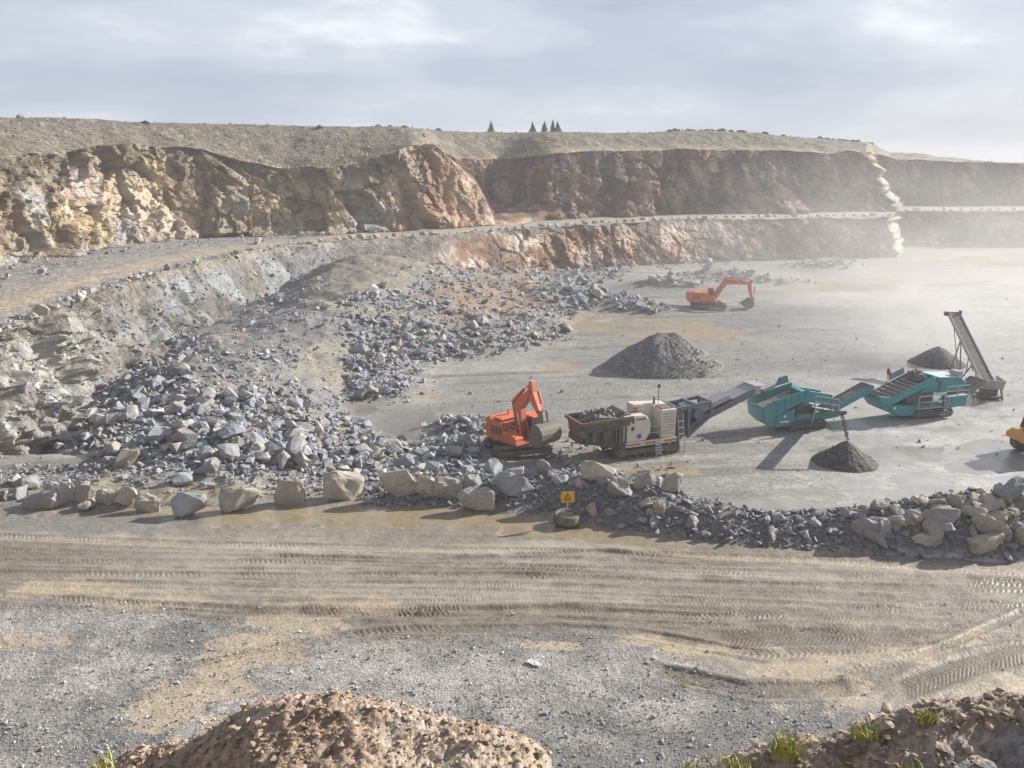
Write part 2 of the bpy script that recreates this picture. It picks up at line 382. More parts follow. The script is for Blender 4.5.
# recessed face: rust brown and dark grey
cd = np.zeros_like(col) + np.array([0.195, 0.115, 0.085])
cd = mixc(cd, [0.30, 0.15, 0.09], sstep(0.05, 0.4, big2) * 0.75); cd = mixc(cd, [0.13, 0.115, 0.105], sstep(0.0, 0.35, -big) * 0.8)
cd = mixc(cd, [0.38, 0.30, 0.25], (id2 > 0.82) * 0.7); cd = mixc(cd, [0.22, 0.185, 0.16], zone(790, 2000, 30) * 0.3)
vst = fbm(TX / 2.6, TY / 9, TZ / 16, 4, 171); cd = mixc(cd, [.085, .075, .07], sstep(.05, .35, vst) * .8); cd = mixc(cd, [.36, .27, .21], sstep(.12, .4, -vst) * .65); c2 = 0  # vertical tone streaks; the pale ones put sun-catching facets into the colour
wl = 1 - sstep(375, 415, PXG); wnz = (1 - wl) * np.where(PXG < 548, NOSE(PXG) * (TT < np.clip((MIDY(PXG) - Y2(PXG)) / (np.minimum(Y3(PXG), MIDY(PXG) - 1) - Y2(PXG)), 0.05, 0.92) + 0.04), 0)
wnz = np.where((PXG > 375) & (PXG <= 430), 1 - wl, wnz); wd = np.clip(1 - wl - wnz, 0, 1)
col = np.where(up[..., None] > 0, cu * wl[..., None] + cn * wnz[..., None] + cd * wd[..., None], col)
fr = up * np.exp(-((PXG - (873 + 26 * (1 - TT))) / 5.0) ** 2); col = mixc(col, [0.44, 0.39, 0.35], fr * sstep(-.5, .1, med))  # sunlit sliver of the corner painted into the rock colour
# lower face
cl = np.zeros_like(col) + np.array([0.17, 0.165, 0.158]); cl = mixc(cl, [0.235, 0.24, 0.245], sstep(0.02, 0.25, big) * zone(-2000, 330)); cl = mixc(cl, [0.29, 0.25, 0.21], sstep(0.05, 0.35, -big2) * 0.5)
cl = mixc(cl, [0.15, 0.14, 0.13], (id2 > 0.72) * 0.65); cl = mixc(cl, [0.24, 0.255, 0.265], zone(205, 292, 12) * (id1 > .35) * .8); cl = mixc(cl, [0.38, 0.36, 0.335], sstep(130, 70, PXG) * sstep(-.5, .0, big2) * .85)
c2 = np.zeros_like(col) + np.array([0.34, 0.225, 0.16]); c2 = mixc(c2, [0.55, 0.46, 0.39], sstep(0.02, 0.25, big2) * 0.85); c2 = mixc(c2, [0.19, 0.105, 0.07], sstep(0.05, 0.3, -big2) * 0.8)
c2 = mixc(c2, [.15, .12, .10], sstep(.05, .35, vst) * .7); c2 = mixc(c2, [0.24, 0.27, 0.26], sstep(0.35, 0.1, TT) * 0.6); c2 = mixc(c2, [0.25, 0.21, 0.18], zone(700, 2000, 60) * 0.35)
w2 = sstep(400, 470, PXG); cl = cl * (1 - w2[..., None]) + c2 * w2[..., None]
fr = lo * np.exp(-((PXG - (892 + 9 * (1 - TT))) / 5.0) ** 2); cl = mixc(cl, [0.55, 0.44, 0.38], fr)  # same sunlit sliver painted on the lower corner
cl = mixc(cl, [0.24, 0.215, 0.185], sstep(0.86, 0.97, TT))
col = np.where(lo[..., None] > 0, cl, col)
# bench: beige wheel strip, grey rubble at the sides
cb = np.zeros_like(col) + np.array([0.26, 0.245, 0.225]); strip = np.exp(-((TT - 0.30) / 0.11) ** 2) * (PXG < 320) + np.exp(-((TT - 0.45) / 0.3) ** 2) * (PXG >= 320)
cb = mixc(cb, [0.38, 0.31, 0.235], np.clip(strip * (0.85 + 0.4 * big2), 0, 1)); cb = mixc(cb, [0.19, 0.195, 0.21], sstep(0.5, 0.8, TT) * sstep(-0.2, 0.2, big2) * (PXG < 330) * 0.7)
cb = mixc(cb, [0.31, 0.28, 0.245], sstep(500, 800, PXG) * 0.7)
col = np.where((SEG == 1)[..., None], cb, col)
# slope above the crest: spoil with dry grass
cs = np.zeros_like(col) + np.array([0.14, 0.118, 0.094]); cs = mixc(cs, [0.115, 0.105, 0.062], sstep(0.0, 0.35, big2) * 0.6); cs = mixc(cs, [0.25, 0.22, 0.175], sstep(0.05, 0.35, -med) * 0.6)
cs = mixc(cs, [0.115, 0.115, 0.055], sstep(560, 660, PXG) * sstep(-0.1, 0.25, big) * 0.75)
cs = mixc(cs, [0.32, 0.28, 0.22], sstep(870, 900, PXG) * 0.6)
cs = mixc(cs, [0.30, 0.26, 0.17], sstep(0.2, 0.0, TT) * sstep(450, 560, PXG) * (SEG == 3) * 0.8)
col = np.where((SEG >= 3)[..., None], cs, col)
rndv = 1 + np.where((SEG == 0) | (SEG == 2), (id1 - 0.5) * 0.35 + (id2 - 0.5) * 0.45 + (id3 - 0.5) * 0.35, 0)[..., None] + 0.22 * med[..., None]
col = np.clip(col * rndv, 0.02, 0.8)
COLT = np.concatenate([col, np.zeros(col.shape[:2] + (1,))], -1)
ROCKFACE = rock_material('quarry_rock_face', True, None, 0.55, 0.22, 0.9)
EARTH = ground_material('earth_slope', 1.6, 0.22, 0.45, 0.45, 0.5)
BENCHM = ground_material('bench_dirt', 2.2, 0.08, 0.3, 0.3, 0.5)
def strip_obj(name, r0, r1, mat, smooth):
    P = np.stack([TX2[r0:r1 + 1], TY2[r0:r1 + 1], TZ2[r0:r1 + 1]], -1).reshape(-1, 3)
    me = mesh_np(name, P, grid_faces(r1 - r0 + 1, NC)[:, ::-1], COLT[r0:r1 + 1].reshape(-1, 4), smooth)
    return tag(link(name, me, mat), kind='structure')
rl, rb, ru, rs = NL - 1, NL + NB_ - 1, NL + NB_ + NU - 1, NL + NB_ + NU + NS - 1
strip_obj('terrain', 0, rl, ROCKFACE, False); strip_obj('bench_road', rl, rb, BENCHM, True)
strip_obj('hill', rb, ru, ROCKFACE, False); strip_obj('ground', ru, NR - 1, EARTH, True)

# ------------------------------------------------------------------ pit floor with blasted rubble heaps (height field)
RUB = [(100,480,2.1),(150,475,2.2),(200,472,2.3),(300,469,2.2),(400,463,1.6),(430,456,0.6),(40,485,2.0),(60,470,2.2),
 (0,480,.6),(-60,490,.6),(0,400,-.5),(-100,400,-.5),(40,440,.3),(60,400,0),(85,420,1.2),(100,350,2.0),(105,440,2.2),(140,400,3.2),(150,320,3.2),(150,365,4.2),(200,300,4.0),(200,352,4.4),(240,345,4.0),(215,300,3.2),(250,300,3.2),(280,298,3.4),(230,320,3.4),(265,318,3.6),(290,345,4.2),(200,400,3.7),(250,440,3.1),(300,420,2.8),(200,440,3.0),(328,372,2.4),(328,410,1.4),(340,434,1.5),(380,454,1.4),(352,415,-.3),(378,425,-.4),(405,440,-.2),(345,400,-.1),
 (305,315,5.4),(322,300,6.2),(350,330,3.8),(400,330,3.2),(450,330,2.4),(500,330,1.6),(540,337,0.9),(400,300,4.8),(450,300,3.8),(350,290,6.4),(320,270,7.6),(400,270,7.2),(430,262,6.6),(360,254,8.6),(460,280,4.8),(490,292,3.4),(530,310,1.8),(500,315,2.2),
 (562,352,-.2),(520,361,-.2),(450,367,-.2),(437,371,-.2),(365,395,.6),(375,410,0),(432,405,-.1),(400,390,.7),
 (460,400,-.6),(400,428,-.5),(450,440,-.3),(480,420,-.6),(480,385,-.8),(560,290,1.6),(560,315,.8),(590,330,-.8),(600,300,-.4),(650,300,-1),(640,270,.3),(700,290,-1),(700,330,-1),(580,380,-1),(520,400,-1),(700,265,0.3),(800,290,-1),(800,400,-1),(900,330,-1),(600,420,-1),(700,460,-1),(500,440,.1),(900,470,-1),(1000,300,-1)]
RB = np.array([[*at_z(a, b, c)] for a, b, c in RUB]); _rx, _ry, _rz = RB.T
def _k(d): return np.sqrt(d * d + 0.6)
_A = _k(np.hypot(_rx[:, None] - _rx, _ry[:, None] - _ry)); _n = len(_rx)
_M = np.zeros((_n + 3, _n + 3)); _M[:_n, :_n] = _A + np.eye(_n) * -1.5; _M[:_n, _n:] = np.stack([np.ones(_n), _rx, _ry], 1); _M[_n:, :_n] = _M[:_n, _n:].T
_W = np.linalg.solve(_M, np.concatenate([_rz, np.zeros(3)]))
def rub_h(x, y):
    r = _W[_n] + _W[_n + 1] * x + _W[_n + 2] * y
    for i in range(_n): r = r + _W[i] * _k(np.hypot(x - _rx[i], y - _ry[i]))
    return np.clip(r, -3, 8.7)
ROAD_Z = 2.0
# bund along the far side of the near road
_bp = np.array([300, 350, 400, 450, 500, 560, 600, 650, 720, 800, 900, 960, 1024, 1200, 1500.])
_bb = np.array([503, 504, 506, 506, 509, 513, 523, 533, 542, 548, 553, 557, 560, 566, 574.])
_bh = np.array([0., .1, .7, .9, 1.0, 1.2, 1.35, 1.5, 1.1, 0.8, 1.3, 1.75, 2.2, 2.4, 2.4])
_bx, _by, _ = at_z(_bp, _bb, ROAD_Z)
def bund_base(x): return np.interp(x, _bx, _by)
def bund(x, y):
    b0 = bund_base(x); h = np.interp(x, _bx, _bh, left=0); wd = 1.6 + h * 0.9
    b0 = b0 + 0.35 * fbm(x / 1.7, y / 9, 3, 3, 301)
    u = (y - b0) / wd
    prof = np.where(u < 1, sstep(-0.12, 1, u) ** 0.8, 1 - sstep(1, 2.6, u))
    return h * np.clip(prof, 0, 1) * (1 + 0.25 * fbm(x / 2.2, y / 2.2, 0, 3, 311))
HEAPS = [(602, 306, 2.0, 9, 4), (575, 302, 1.2, 4, 3), (640, 311, 1.0, 5, 2.5), (665, 287, 1.4, 7, 4), (700, 283, 1.8, 8, 5), (735, 281, 1.3, 8, 4), (775, 284, 1.0, 8, 3), (815, 268, 1.6, 8, 5), (840, 268, 1.0, 6, 3),
         (470, 430, 1.0, 3.5, 2.5), (455, 450, 0.5, 3, 2)]
_hp = [(at_z(a, b, 0.0)[0], at_z(a, b, 0.0)[1], h, rx, ry) for a, b, h, rx, ry in HEAPS]
_kx = np.concatenate([[_bx[0] - 9], _bx]); _ky = np.concatenate([[_by[0] + 4.5], _by])
def ground_h(x, y):
    back = 2.0 * (1 - sstep(1.5, 7.5, y - np.interp(x, _kx, _ky) - 2 + 1.2 * fbm(x / 3.0, y / 30, 5, 3, 207)))
    flat = 0.05 * fbm(x / 5, y / 5, 0, 3, 201) + 0.12 * fbm(x / 25, y / 25, 0, 2, 205)
    r = rub_h(x, y); r = r + np.where(r > 0.05, np.clip(r, 0, 1) * (0.8 * fbm(x / 6, y / 6, 0, 4, 211) + 0.25 * fbm(x / 1.3, y / 1.3, 0, 3, 213)), 0)
    s = 0.35; m = np.maximum(r - back, 0)
    z = back + m + flat
    for hx, hy, h, rx, ry in _hp: z = z + h * np.exp(-((x - hx) / rx) ** 2 - ((y - hy) / ry) ** 2)
    z = z + bund(x, y)
    return z - 0.06 - 0.3 * sstep(-0.2, -1.2, y - np.interp(x, _bx, _by))
def rubble_mask(x, y):
    r = rub_h(x, y); back = 2.0 * (1 - sstep(1.5, 7.5, y - np.interp(x, _kx, _ky) - 2 + 1.2 * fbm(x / 3.0, y / 30, 5, 3, 207)))
    m = sstep(0.0, 0.7, r - back)
    for hx, hy, h, rx, ry in _hp: m = np.maximum(m, sstep(0.25, 0.6, np.exp(-((x - hx) / rx) ** 2 - ((y - hy) / ry) ** 2)))
    return m
gp = np.concatenate([np.arange(-500, -40, 6.0), np.arange(-40, 1064, 1.6), np.arange(1064, 1700, 7.0)])
gq = np.concatenate([np.arange(590, 480, -0.9), np.arange(480, 300, -0.8), np.arange(300, 244, -0.5)])
GPX, GPY = np.meshgrid(gp, gq); GX, GY, _ = at_z(GPX, GPY, 0.6)
GZ = ground_h(GX, GY)
PX2, PY2, _ = to_px(GX, GY, GZ)
def blob(px, py, cx, cy, rx, ry, n, soft=0.35):
    u = (px - cx) / rx + 0.9 * fbm(px / 37.0, py / 9.0, cx * 0.37, 4, 601); v = (py - cy) / ry + 1.1 * fbm(px / 45.0, py / 11.0, cy * 0.41, 4, 611)
    return 1 - sstep(1 - soft, 1 + soft, u * u + v * v + n * 1.1)
rm = rubble_mask(GX, GY); bu = np.clip(bund(GX, GY) / 0.35, 0, 1) * (GX > _bx[0])
na = fbm(GX / 14, GY / 9, 0, 5, 221); nb = fbm(GX / 4, GY / 2.5, 0, 4, 231); nc_ = fbm(GX / 1.2, GY / 1.2, 0, 3, 241)
st = fbm(GX / 18 + GY / 40, GY / 1.6 - GX / 9, 0, 4, 251)      # streaks of traffic
gc = np.zeros(GX.shape + (3,)) + np.array([0.235, 0.226, 0.210])
gc = mixc(gc, [0.31, 0.295, 0.27], sstep(-0.05, 0.35, na)); gc = mixc(gc, [0.15, 0.143, 0.133], sstep(0.05, 0.3, st) * 0.8)
gc = mixc(gc, [0.20, 0.20, 0.205], sstep(0.1, 0.4, -na) * 0.6)
wet = sstep(0.15, 0.5, -nb + 0.3 * st) * 0.55
pale = sstep(720, 930, PX2 + 60 * na) * sstep(255, 300, PY2); gc = mixc(gc, [0.43, 0.42, 0.405], pale * .8); wet = np.maximum(wet, pale * sstep(-.15, .3, nb + .6 * st) * .8)  # paler right floor: pale dust, plus bright glare put into the colour
ochre = [0.32, 0.262, 0.165]
for cx, cy, rx, ry in ((640, 324, 62, 7), (575, 322, 30, 6), (660, 335, 40, 5), (545, 343, 22, 5), (700, 333, 35, 6), (560, 368, 26, 3), (845, 287, 60, 5), (985, 262, 60, 4.5), (700, 297, 10, 7), (960, 285, 30, 3), (420, 395, 25, 3.0), (660, 470, 40, 4)):
    b_ = blob(PX2, PY2, cx, cy, rx, ry, nb); gc = mixc(gc, ochre, b_ * 0.9); wet = np.maximum(wet, b_ * 0.85)
for cx, cy, rx, ry in ((390, 425, 55, 12), (350, 408, 22, 8), (470, 412, 28, 6)):
    b_ = blob(PX2, PY2, cx, cy, rx, ry, nb); gc = mixc(gc, [0.21, 0.195, 0.175], b_); wet = np.maximum(wet, b_ * 0.9)
for cx, cy, rx, ry in ((890, 455, 60, 10), (985, 462, 40, 10), (1010, 448, 40, 9), (850, 440, 30, 5), (760, 505, 50, 8), (1000, 400, 60, 10)):
    b_ = blob(PX2, PY2, cx, cy, rx, ry, nb); wet = np.maximum(wet, b_ * 0.97); gc = mixc(gc, [0.27, 0.25, 0.225], b_ * 0.6)
gc = mixc(gc, [0.19, 0.188, 0.188], rm * 0.92); fines = rm * sstep(0.0, 0.3, fbm(GX / 6, GY / 6, 0, 3, 261)); gc = mixc(gc, [0.29, 0.255, 0.20], fines * 0.6)  # grey fines, darkened to stand in for shadow between the stones
slope_b = blob(PX2, PY2, 350, 262, 90, 22, nb); gc = mixc(gc, [0.20, 0.175, 0.145], slope_b)           # dark fines under the bench edge
brn = blob(PX2, PY2, 500, 295, 55, 26, nb); gc = mixc(gc, [0.235, 0.165, 0.12], brn * 0.85)
gc = mixc(gc, [0.155, 0.15, 0.145], np.maximum(bu, 0) * 0.85)
frontl = blob(PX2, PY2, 250, 492, 230, 9, nb) * (1 - bu); gc = mixc(gc, [0.31, 0.26, 0.185], frontl * 0.7); wet = np.maximum(wet, frontl * 0.5)
wet = wet * (1 - rm) * (1 - bu)
gc = np.clip(gc * (1 + 0.16 * nc_ + 0.12 * st)[..., None], 0.03, 0.7)
PITM = ground_material('pit_floor_earth', 6.0, 0.03, 0.20, 0.30, 0.7)
me = mesh_np('pit_floor', np.stack([GX, GY, GZ], -1).reshape(-1, 3), grid_faces(len(gq), len(gp)), np.concatenate([gc, wet[..., None]], -1).reshape(-1, 4))
tag(link('pit_floor', me, PITM), kind='structure')

# ------------------------------------------------------------------ near haul road
hp = np.concatenate([np.arange(-420, -30, 5.0), np.arange(-30, 1054, 1.15), np.arange(1054, 1500, 6.0)])
hq = np.concatenate([np.arange(960, 790, -6.0), np.arange(790, 492, -0.8)])
HPX, HPY = np.meshgrid(hp, hq); HX, HY, _ = at_z(HPX, HPY, ROAD_Z)
hz = np.full(HX.shape, ROAD_Z); ha = fbm(HX / 6, HY / 4, 0, 4, 401); hb = fbm(HX / 1.4, HY / 1.0, 0, 4, 411); hs = fbm(HX / 13, HY / 1.5, 0, 4, 421); hc = fbm(HX / .35, HY / .35, 0, 3, 431)
hz += 0.07 * ha + 0.025 * hb + 0.025 * hs + 0.012 * hc
GRAVEL_EDGE = curve('-400,600 0,606 120,602 200,612 260,630 330,632 450,642 500,634 620,634 680,660 760,690 860,715 1024,705 1300,700')
ge = GRAVEL_EDGE(HPX) + 14 * ha + 8 * hb
gm = sstep(-14, 16, HPY - ge + 10 * hc)
rc = np.zeros(HX.shape + (3,)) + np.array([0.25, 0.224, 0.189])
rc = mixc(rc, [0.34, 0.305, 0.255], sstep(-0.05, 0.4, hs + 0.4 * ha)); rc = mixc(rc, [0.19, 0.162, 0.128], sstep(0.05, 0.4, -hs + 0.4 * hb) * 0.7)
gravc = np.zeros_like(rc) + np.array([0.262, 0.25, 0.234]); gravc = mixc(gravc, [0.33, 0.312, 0.29], sstep(0.0, 0.35, hb + ha)); gravc = mixc(gravc, [0.18, 0.174, 0.168], sstep(0.1, 0.4, -ha - 0.5 * hb))
rc = rc * (1 - gm[..., None]) + gravc * gm[..., None]
wetr = sstep(0.1, 0.4, hs) * 0.35 * (1 - gm)
# the snake of pale mud and other pale patches
for cx, cy, rx, ry in ((345, 606, 60, 14), (300, 625, 45, 13), (262, 645, 40, 14), (235, 665, 42, 14), (205, 690, 42, 18), (175, 715, 34, 16), (215, 730, 25, 14), (90, 590, 80, 10), (150, 600, 45, 8), (20, 640, 40, 7), (790, 665, 55, 12), (850, 695, 22, 16), (720, 650, 45, 8), (890, 655, 45, 10), (960, 640, 50, 9), (640, 640, 40, 6), (1010, 690, 40, 14), (550, 645, 30, 5)):
    b_ = blob(HPX, HPY, cx, cy, rx, ry, 1.4 * hb + 0.5 * ha + .9 * hc, 0.6); rc = mixc(rc, [0.42, 0.35, 0.26], b_ * 0.94); gm = gm * (1 - b_); wetr = np.maximum(wetr, b_ * 0.3)
# ochre water along the foot of the boulders
pud = blob(HPX, HPY, 300, 513, 330, 11, hb * 0.7 + 0.3 * hs, 0.3); pud = np.maximum(pud, blob(HPX, HPY, 610, 531, 120, 6, hb, 0.3)); rc = mixc(rc, [0.30, 0.235, 0.14], pud * 0.9); wetr = np.maximum(wetr, pud * 0.93)
yb_ = curve('-400,512 60,509 250,512 400,508 480,511 560,522 640,533 720,545')(HPX); t_ = (HPY - yb_) / 15 + .45 * hb + .2 * hs
p2_ = sstep(-.3, .05, t_) * (1 - sstep(.75, 1.1, t_)) * sstep(40, 110, HPX + 30 * ha) * (1 - sstep(630, 720, HPX + 30 * ha)) * (bund(HX, HY) < .12)
rc = mixc(rc, [0.285, 0.235, 0.16], p2_ * .85); wetr = np.maximum(wetr, p2_ * .93); pud = np.maximum(pud, p2_); gm = gm * (1 - p2_)
hz -= 0.03 * pud
wetr = np.maximum(wetr, (.38 + .22 * sstep(0, .4, hs + ha)) * (1 - gm))
lg = blob(HPX, HPY, 50, 520, 140, 16, hb, 0.3); rc = mixc(rc, [0.215, 0.21, 0.205], lg * 0.8); gm = np.maximum(gm, lg * 0.8)
# wheel tracks: (curve, half width m, depth m, tread period m, darkness, extent)
rr0 = random.Random(12)
TRACKS = [('-400,532 0,537 200,545 400,549 600,553 800,560 1024,574 1400,590', .42, .07, .30, -.25, (-400, 1400)),
          ('-400,545 0,548 250,556 430,562 520,556 600,552 760,566 1024,580 1400,596', .38, .08, .34, .55, (280, 700)),
          ('-400,572 0,574 250,577 500,576 760,586 1024,590 1400,600', .45, .07, .33, .25, (-400, 1400)),
          ('-400,560 0,562 300,563 520,568 800,574 1024,584 1400,600', .40, .05, .30, .2, (-400, 1400)),
          ('-400,590 0,596 250,612 400,614 560,609 700,618 1024,604 1400,600', .55, .08, .26, .5, (200, 620)),
          ('-400,590 0,596 250,612 400,614 560,609 700,618 1024,604 1400,600', .40, .06, .30, .15, (-400, 1400)),
          ('600,635 720,640 800,637 900,637 1024,628 1400,620', .85, .10, .24, .75, (725, 960)),
          ('300,628 420,630 560,628 640,633 760,655 900,648 1024,640 1400,630', .4, .09, .33, .3, (420, 1300)),
          ('640,668 690,678 750,691 830,690 880,684', .62, .12, .24, .75, (668, 862)),
          ('900,690 960,668 1024,652 1400,610', .8, .10, .26, .7, (900, 1300)),
          ('840,672 900,662 960,640 1024,612', .3, .07, .32, .2, (850, 1024)),
          ('180,668 260,650 340,636 420,628', .35, .08, .32, .45, (180, 420))]
TRACKS += [('-400,%f 0,%f 250,%f 520,%f 800,%f 1024,%f 1400,%f' % tuple(b + d + rr0.uniform(-3, 3) for b, d in zip((540, 545, 552, 556, 566, 580, 595), [o]*7)), .22, .03, .22, .12 if k % 2 else -.12, (rr0.uniform(-400, 500), rr0.uniform(600, 1400))) for k, o in enumerate((-4, 4, 10, 16, 20, 26, 31, 36, 42, 47, 54, 62))]
for cs_, hw, dp, per, dk, (xa, xb) in TRACKS:
    hw *= .8; per *= .8
    qx, qy = tab(cs_); wx, wy, _ = at_z(qx, qy, ROAD_Z); o_ = np.argsort(wx)
    yc = np.interp(HX, wx[o_], wy[o_]); dd = HY - yc + 0.10 * ha + 0.05 * hb
    ex = sstep(xa - 12, xa + 12, HPX + 25 * hb) * (1 - sstep(xb - 12, xb + 12, HPX + 25 * hb))
    ins = (1 - sstep(hw * 0.8, hw * 1.15, np.abs(dd))) * ex; rim = np.exp(-((np.abs(dd) - hw * 1.35) / (0.16)) ** 2) * ex
    ph = (HX + np.abs(dd) * 0.7 + 0.05 * hb) / per; ph = ph + .35 * fbm(HX / .9, HY / .5, 2, 3, 443); tr = np.abs((ph % 1) - 0.5) * 2
    fade = sstep(-0.45, 0.5, hb + 0.5 * ha + .35 * fbm(HX / 3, HY / 2, per * 40, 3, 441) + 0.05)
    hz += -dp * ins * 0.5 + dp * 0.55 * rim * (0.7 + 0.8 * hb) + ins * fade * (sstep(0.25, 0.7, tr) - 0.5) * 0.026 * (0.4 + 1.2 * np.clip(ha + .4, 0, 1))
    if dk > 0: rc = mixc(rc, [0.13, 0.105, 0.078], np.clip(ins * dk * (0.55 + 0.6 * fade), 0, 1)); 
    else: rc = mixc(rc, [0.42, 0.345, 0.255], ins * -dk * 2)
    rc = mixc(rc, [0.15, 0.12, 0.09], rim * 0.35 * fade * (dk > 0)); gm = gm * (1 - ins * 0.8)
rc = np.clip(rc * (1 + 0.14 * hc + 0.10 * hb)[..., None], 0.03, 0.7)
# the sheet dips under the bund and, left of it, under the pit floor
far = HY - bund_base(HX) - 1.2 - 1.0 * hb * sstep(0, -4, HX - _bx[0]); hz -= np.clip(far, 0, 9) * 0.5
ROADM = ground_material('haul_road_mud', 9.0, 0.035, 0.22, 0.30, 0.9)
me = mesh_np('haul_road', np.stack([HX, HY, hz], -1).reshape(-1, 3), grid_faces(len(hq), len(hp)), np.concatenate([rc, wetr[..., None]], -1).reshape(-1, 4))
tag(link('haul_road', me, ROADM), kind='structure')
# bank the photographer stands on
bx_, by_ = np.meshgrid(np.linspace(-30, 30, 200), np.concatenate([np.linspace(-25, 1.2, 12), np.linspace(1.4, 19.5, 110)]))
bz_ = np.where(by_ < 1.2, 19.3, 20.5 - by_ ) ; bz_ = np.maximum(bz_, 1.5); bz_ = bz_ + (0.25 * fbm(bx_ / 2, by_ / 2, 0, 4, 501)) * sstep(1.0, 4, by_) - 0.12
bc_ = np.zeros(bx_.shape + (3,)) + np.array([0.26, 0.19, 0.13]); bc_ = bc_ * (1 + 0.3 * fbm(bx_ / .8, by_ / .8, 0, 3, 505))[..., None]
me = mesh_np('bank', np.stack([bx_, by_, bz_], -1).reshape(-1, 3), grid_faces(*bx_.shape), np.concatenate([bc_, 0 * bz_[..., None]], -1).reshape(-1, 4))
tag(link('ground', me, EARTH), kind='structure')
# ================================================================== ROCKS
import itertools
def hull_rock(seed, npts, dims=(1, .8, .65), sub=0, rough=0.0, flat_bottom=False):
    r = random.Random(seed); bm = bmesh.new()
    for i in range(npts):
        v = Vector((r.gauss(0, 1), r.gauss(0, 1), r.gauss(0, 1))).normalized() * r.uniform(0.82, 1.0)
        q = Vector((math.copysign(abs(v.x) ** 0.75, v.x), math.copysign(abs(v.y) ** 0.75, v.y), math.copysign(abs(v.z) ** 0.75, v.z)))
        bm.verts.new((q.x * dims[0] * .5, q.y * dims[1] * .5, max(q.z, -0.75) * dims[2] * .5))
    res = bmesh.ops.convex_hull(bm, input=bm.verts)
    bmesh.ops.delete(bm, geom=[g for g in res['geom_interior'] if isinstance(g, bmesh.types.BMVert)], context='VERTS')
    bmesh.ops.delete(bm, geom=[v for v in bm.verts if not v.link_faces], context='VERTS')
    if sub:
        bmesh.ops.bevel(bm, geom=list(bm.edges), offset=0.018, segments=1, affect='EDGES', clamp_overlap=True)
        bmesh.ops.triangulate(bm, faces=bm.faces)
        for _ in range(sub):
            bmesh.ops.subdivide_edges(bm, edges=[e for e in bm.edges if e.calc_length() > 0.09], cuts=1, use_grid_fill=True)
            bmesh.ops.triangulate(bm, faces=bm.faces)
        P = np.array([v.co[:] for v in bm.verts]); nrm = np.array([v.normal[:] for v in bm.verts])
        n = fbm(P[:, 0] * 3 + seed, P[:, 1] * 3, P[:, 2] * 3, 4, seed) * rough + (facets(P[:, 0] * 5 + seed, P[:, 1] * 5, P[:, 2] * 5, seed)[0]) * rough * 0.45
        for v, d, nn_ in zip(bm.verts, n, nrm): v.co += Vector(nn_) * float(d)
    bmesh.ops.triangulate(bm, faces=bm.faces); bmesh.ops.recalc_face_normals(bm, faces=bm.faces)
    me = bpy.data.meshes.new('rock'); bm.to_mesh(me); bm.free(); return me
STONE = rock_material('quarry_stone', False, [(0.0, (0.28, 0.30, 0.335)), (0.3, (0.34, 0.335, 0.325)), (0.55, (0.25, 0.25, 0.26)), (0.75, (0.38, 0.345, 0.295)), (1.0, (0.31, 0.33, 0.365))], 1.6, 0.05, 0.75)
PALE = rock_material('pale_boulder_stone', False, [(0.0, (0.36, 0.325, 0.275)), (0.5, (0.42, 0.375, 0.315)), (1.0, (0.33, 0.315, 0.295))], 1.4, 0.05, 0.85)
BULK = rock_material('rubble_stone', True, None, 1.6, 0.05, 0.72)
big_v = [hull_rock(100 + i, 13 + i % 5, ((1, .8, .72), (1, .62, .5), (1, .85, .42), (.75, .7, 1))[i % 4], 2, 0.06) for i in range(12)]
med_v = [hull_rock(200 + i, 12 + i % 4, ((1, .8, .7), (1, .6, .55), (1, .8, .4))[i % 3], 1, 0.05) for i in range(10)]
small_v = [hull_rock(300 + i, 9 + i % 4, ((1, .8, .65), (1, .6, .5), (1, .75, .38))[i % 3]) for i in range(14)]
for m_ in big_v: m_.materials.append(PALE)
for m_ in med_v: m_.materials.append(STONE)
rr = random.Random(5)
def gh(x, y): return float(ground_h(np.array([x]), np.array([y]))[0])
def rock(me, x, y, z, size, label, group, name='boulder', cat='boulder', tilt=0.25, sink=0.12, rz=None, mat=None):
    o = bpy.data.objects.new(name, me); C.objects.link(o)
    sx, sy, sz = size; o.scale = (sx, sy, sz)
    o.rotation_euler = (rr.uniform(-tilt, tilt), rr.uniform(-tilt, tilt), rr.uniform(0, 6.28) if rz is None else rz)
    o.location = (x, y, z + sz * (0.36 - sink))
    if mat: o.material_slots[0].link = 'OBJECT'; o.material_slots[0].material = mat
    return tag(o, label, cat, group)
def px_ground(px, py):
    """world point of the ground at a pixel, found by stepping out along the ray"""
    dx, dy, dz = ray(px, py); t = np.linspace(20, 320, 3000); X, Y, Z = dx * t, dy * t, CAM_H + dz * t
    i = int(np.argmax(Z < np.maximum(ground_h(X, Y), np.where(Y < 45.5, ROAD_Z, -9)))); return float(X[i]), float(Y[i]), float(Z[i])
def px_rock(px, py_bot, wpx, hpx, label, group, variant, name='boulder', mat=None, tilt=0.2, dpt=0.8, rz=None):
    x, y, z = px_ground(px, py_bot); dep = to_px(x, y, z)[2]; wm_ = wpx * dep / F; hm = hpx * dep / F / 0.93
    me = variant; bb = [v.co for v in me.vertices]
    ex = max(v.x for v in bb) - min(v.x for v in bb); ez = max(v.z for v in bb) - min(v.z for v in bb)
    y += wm_ * dpt * 0.15
    return rock(me, x, y, max(gh(x, y), z if y < 47 else -9), (wm_ / ex * 1.02, wm_ * dpt, hm / ez * 1.0), label, group, name, tilt=tilt, sink=0.2, rz=rz, mat=mat)
GB = 'boulders lined along the edge of the haul road'
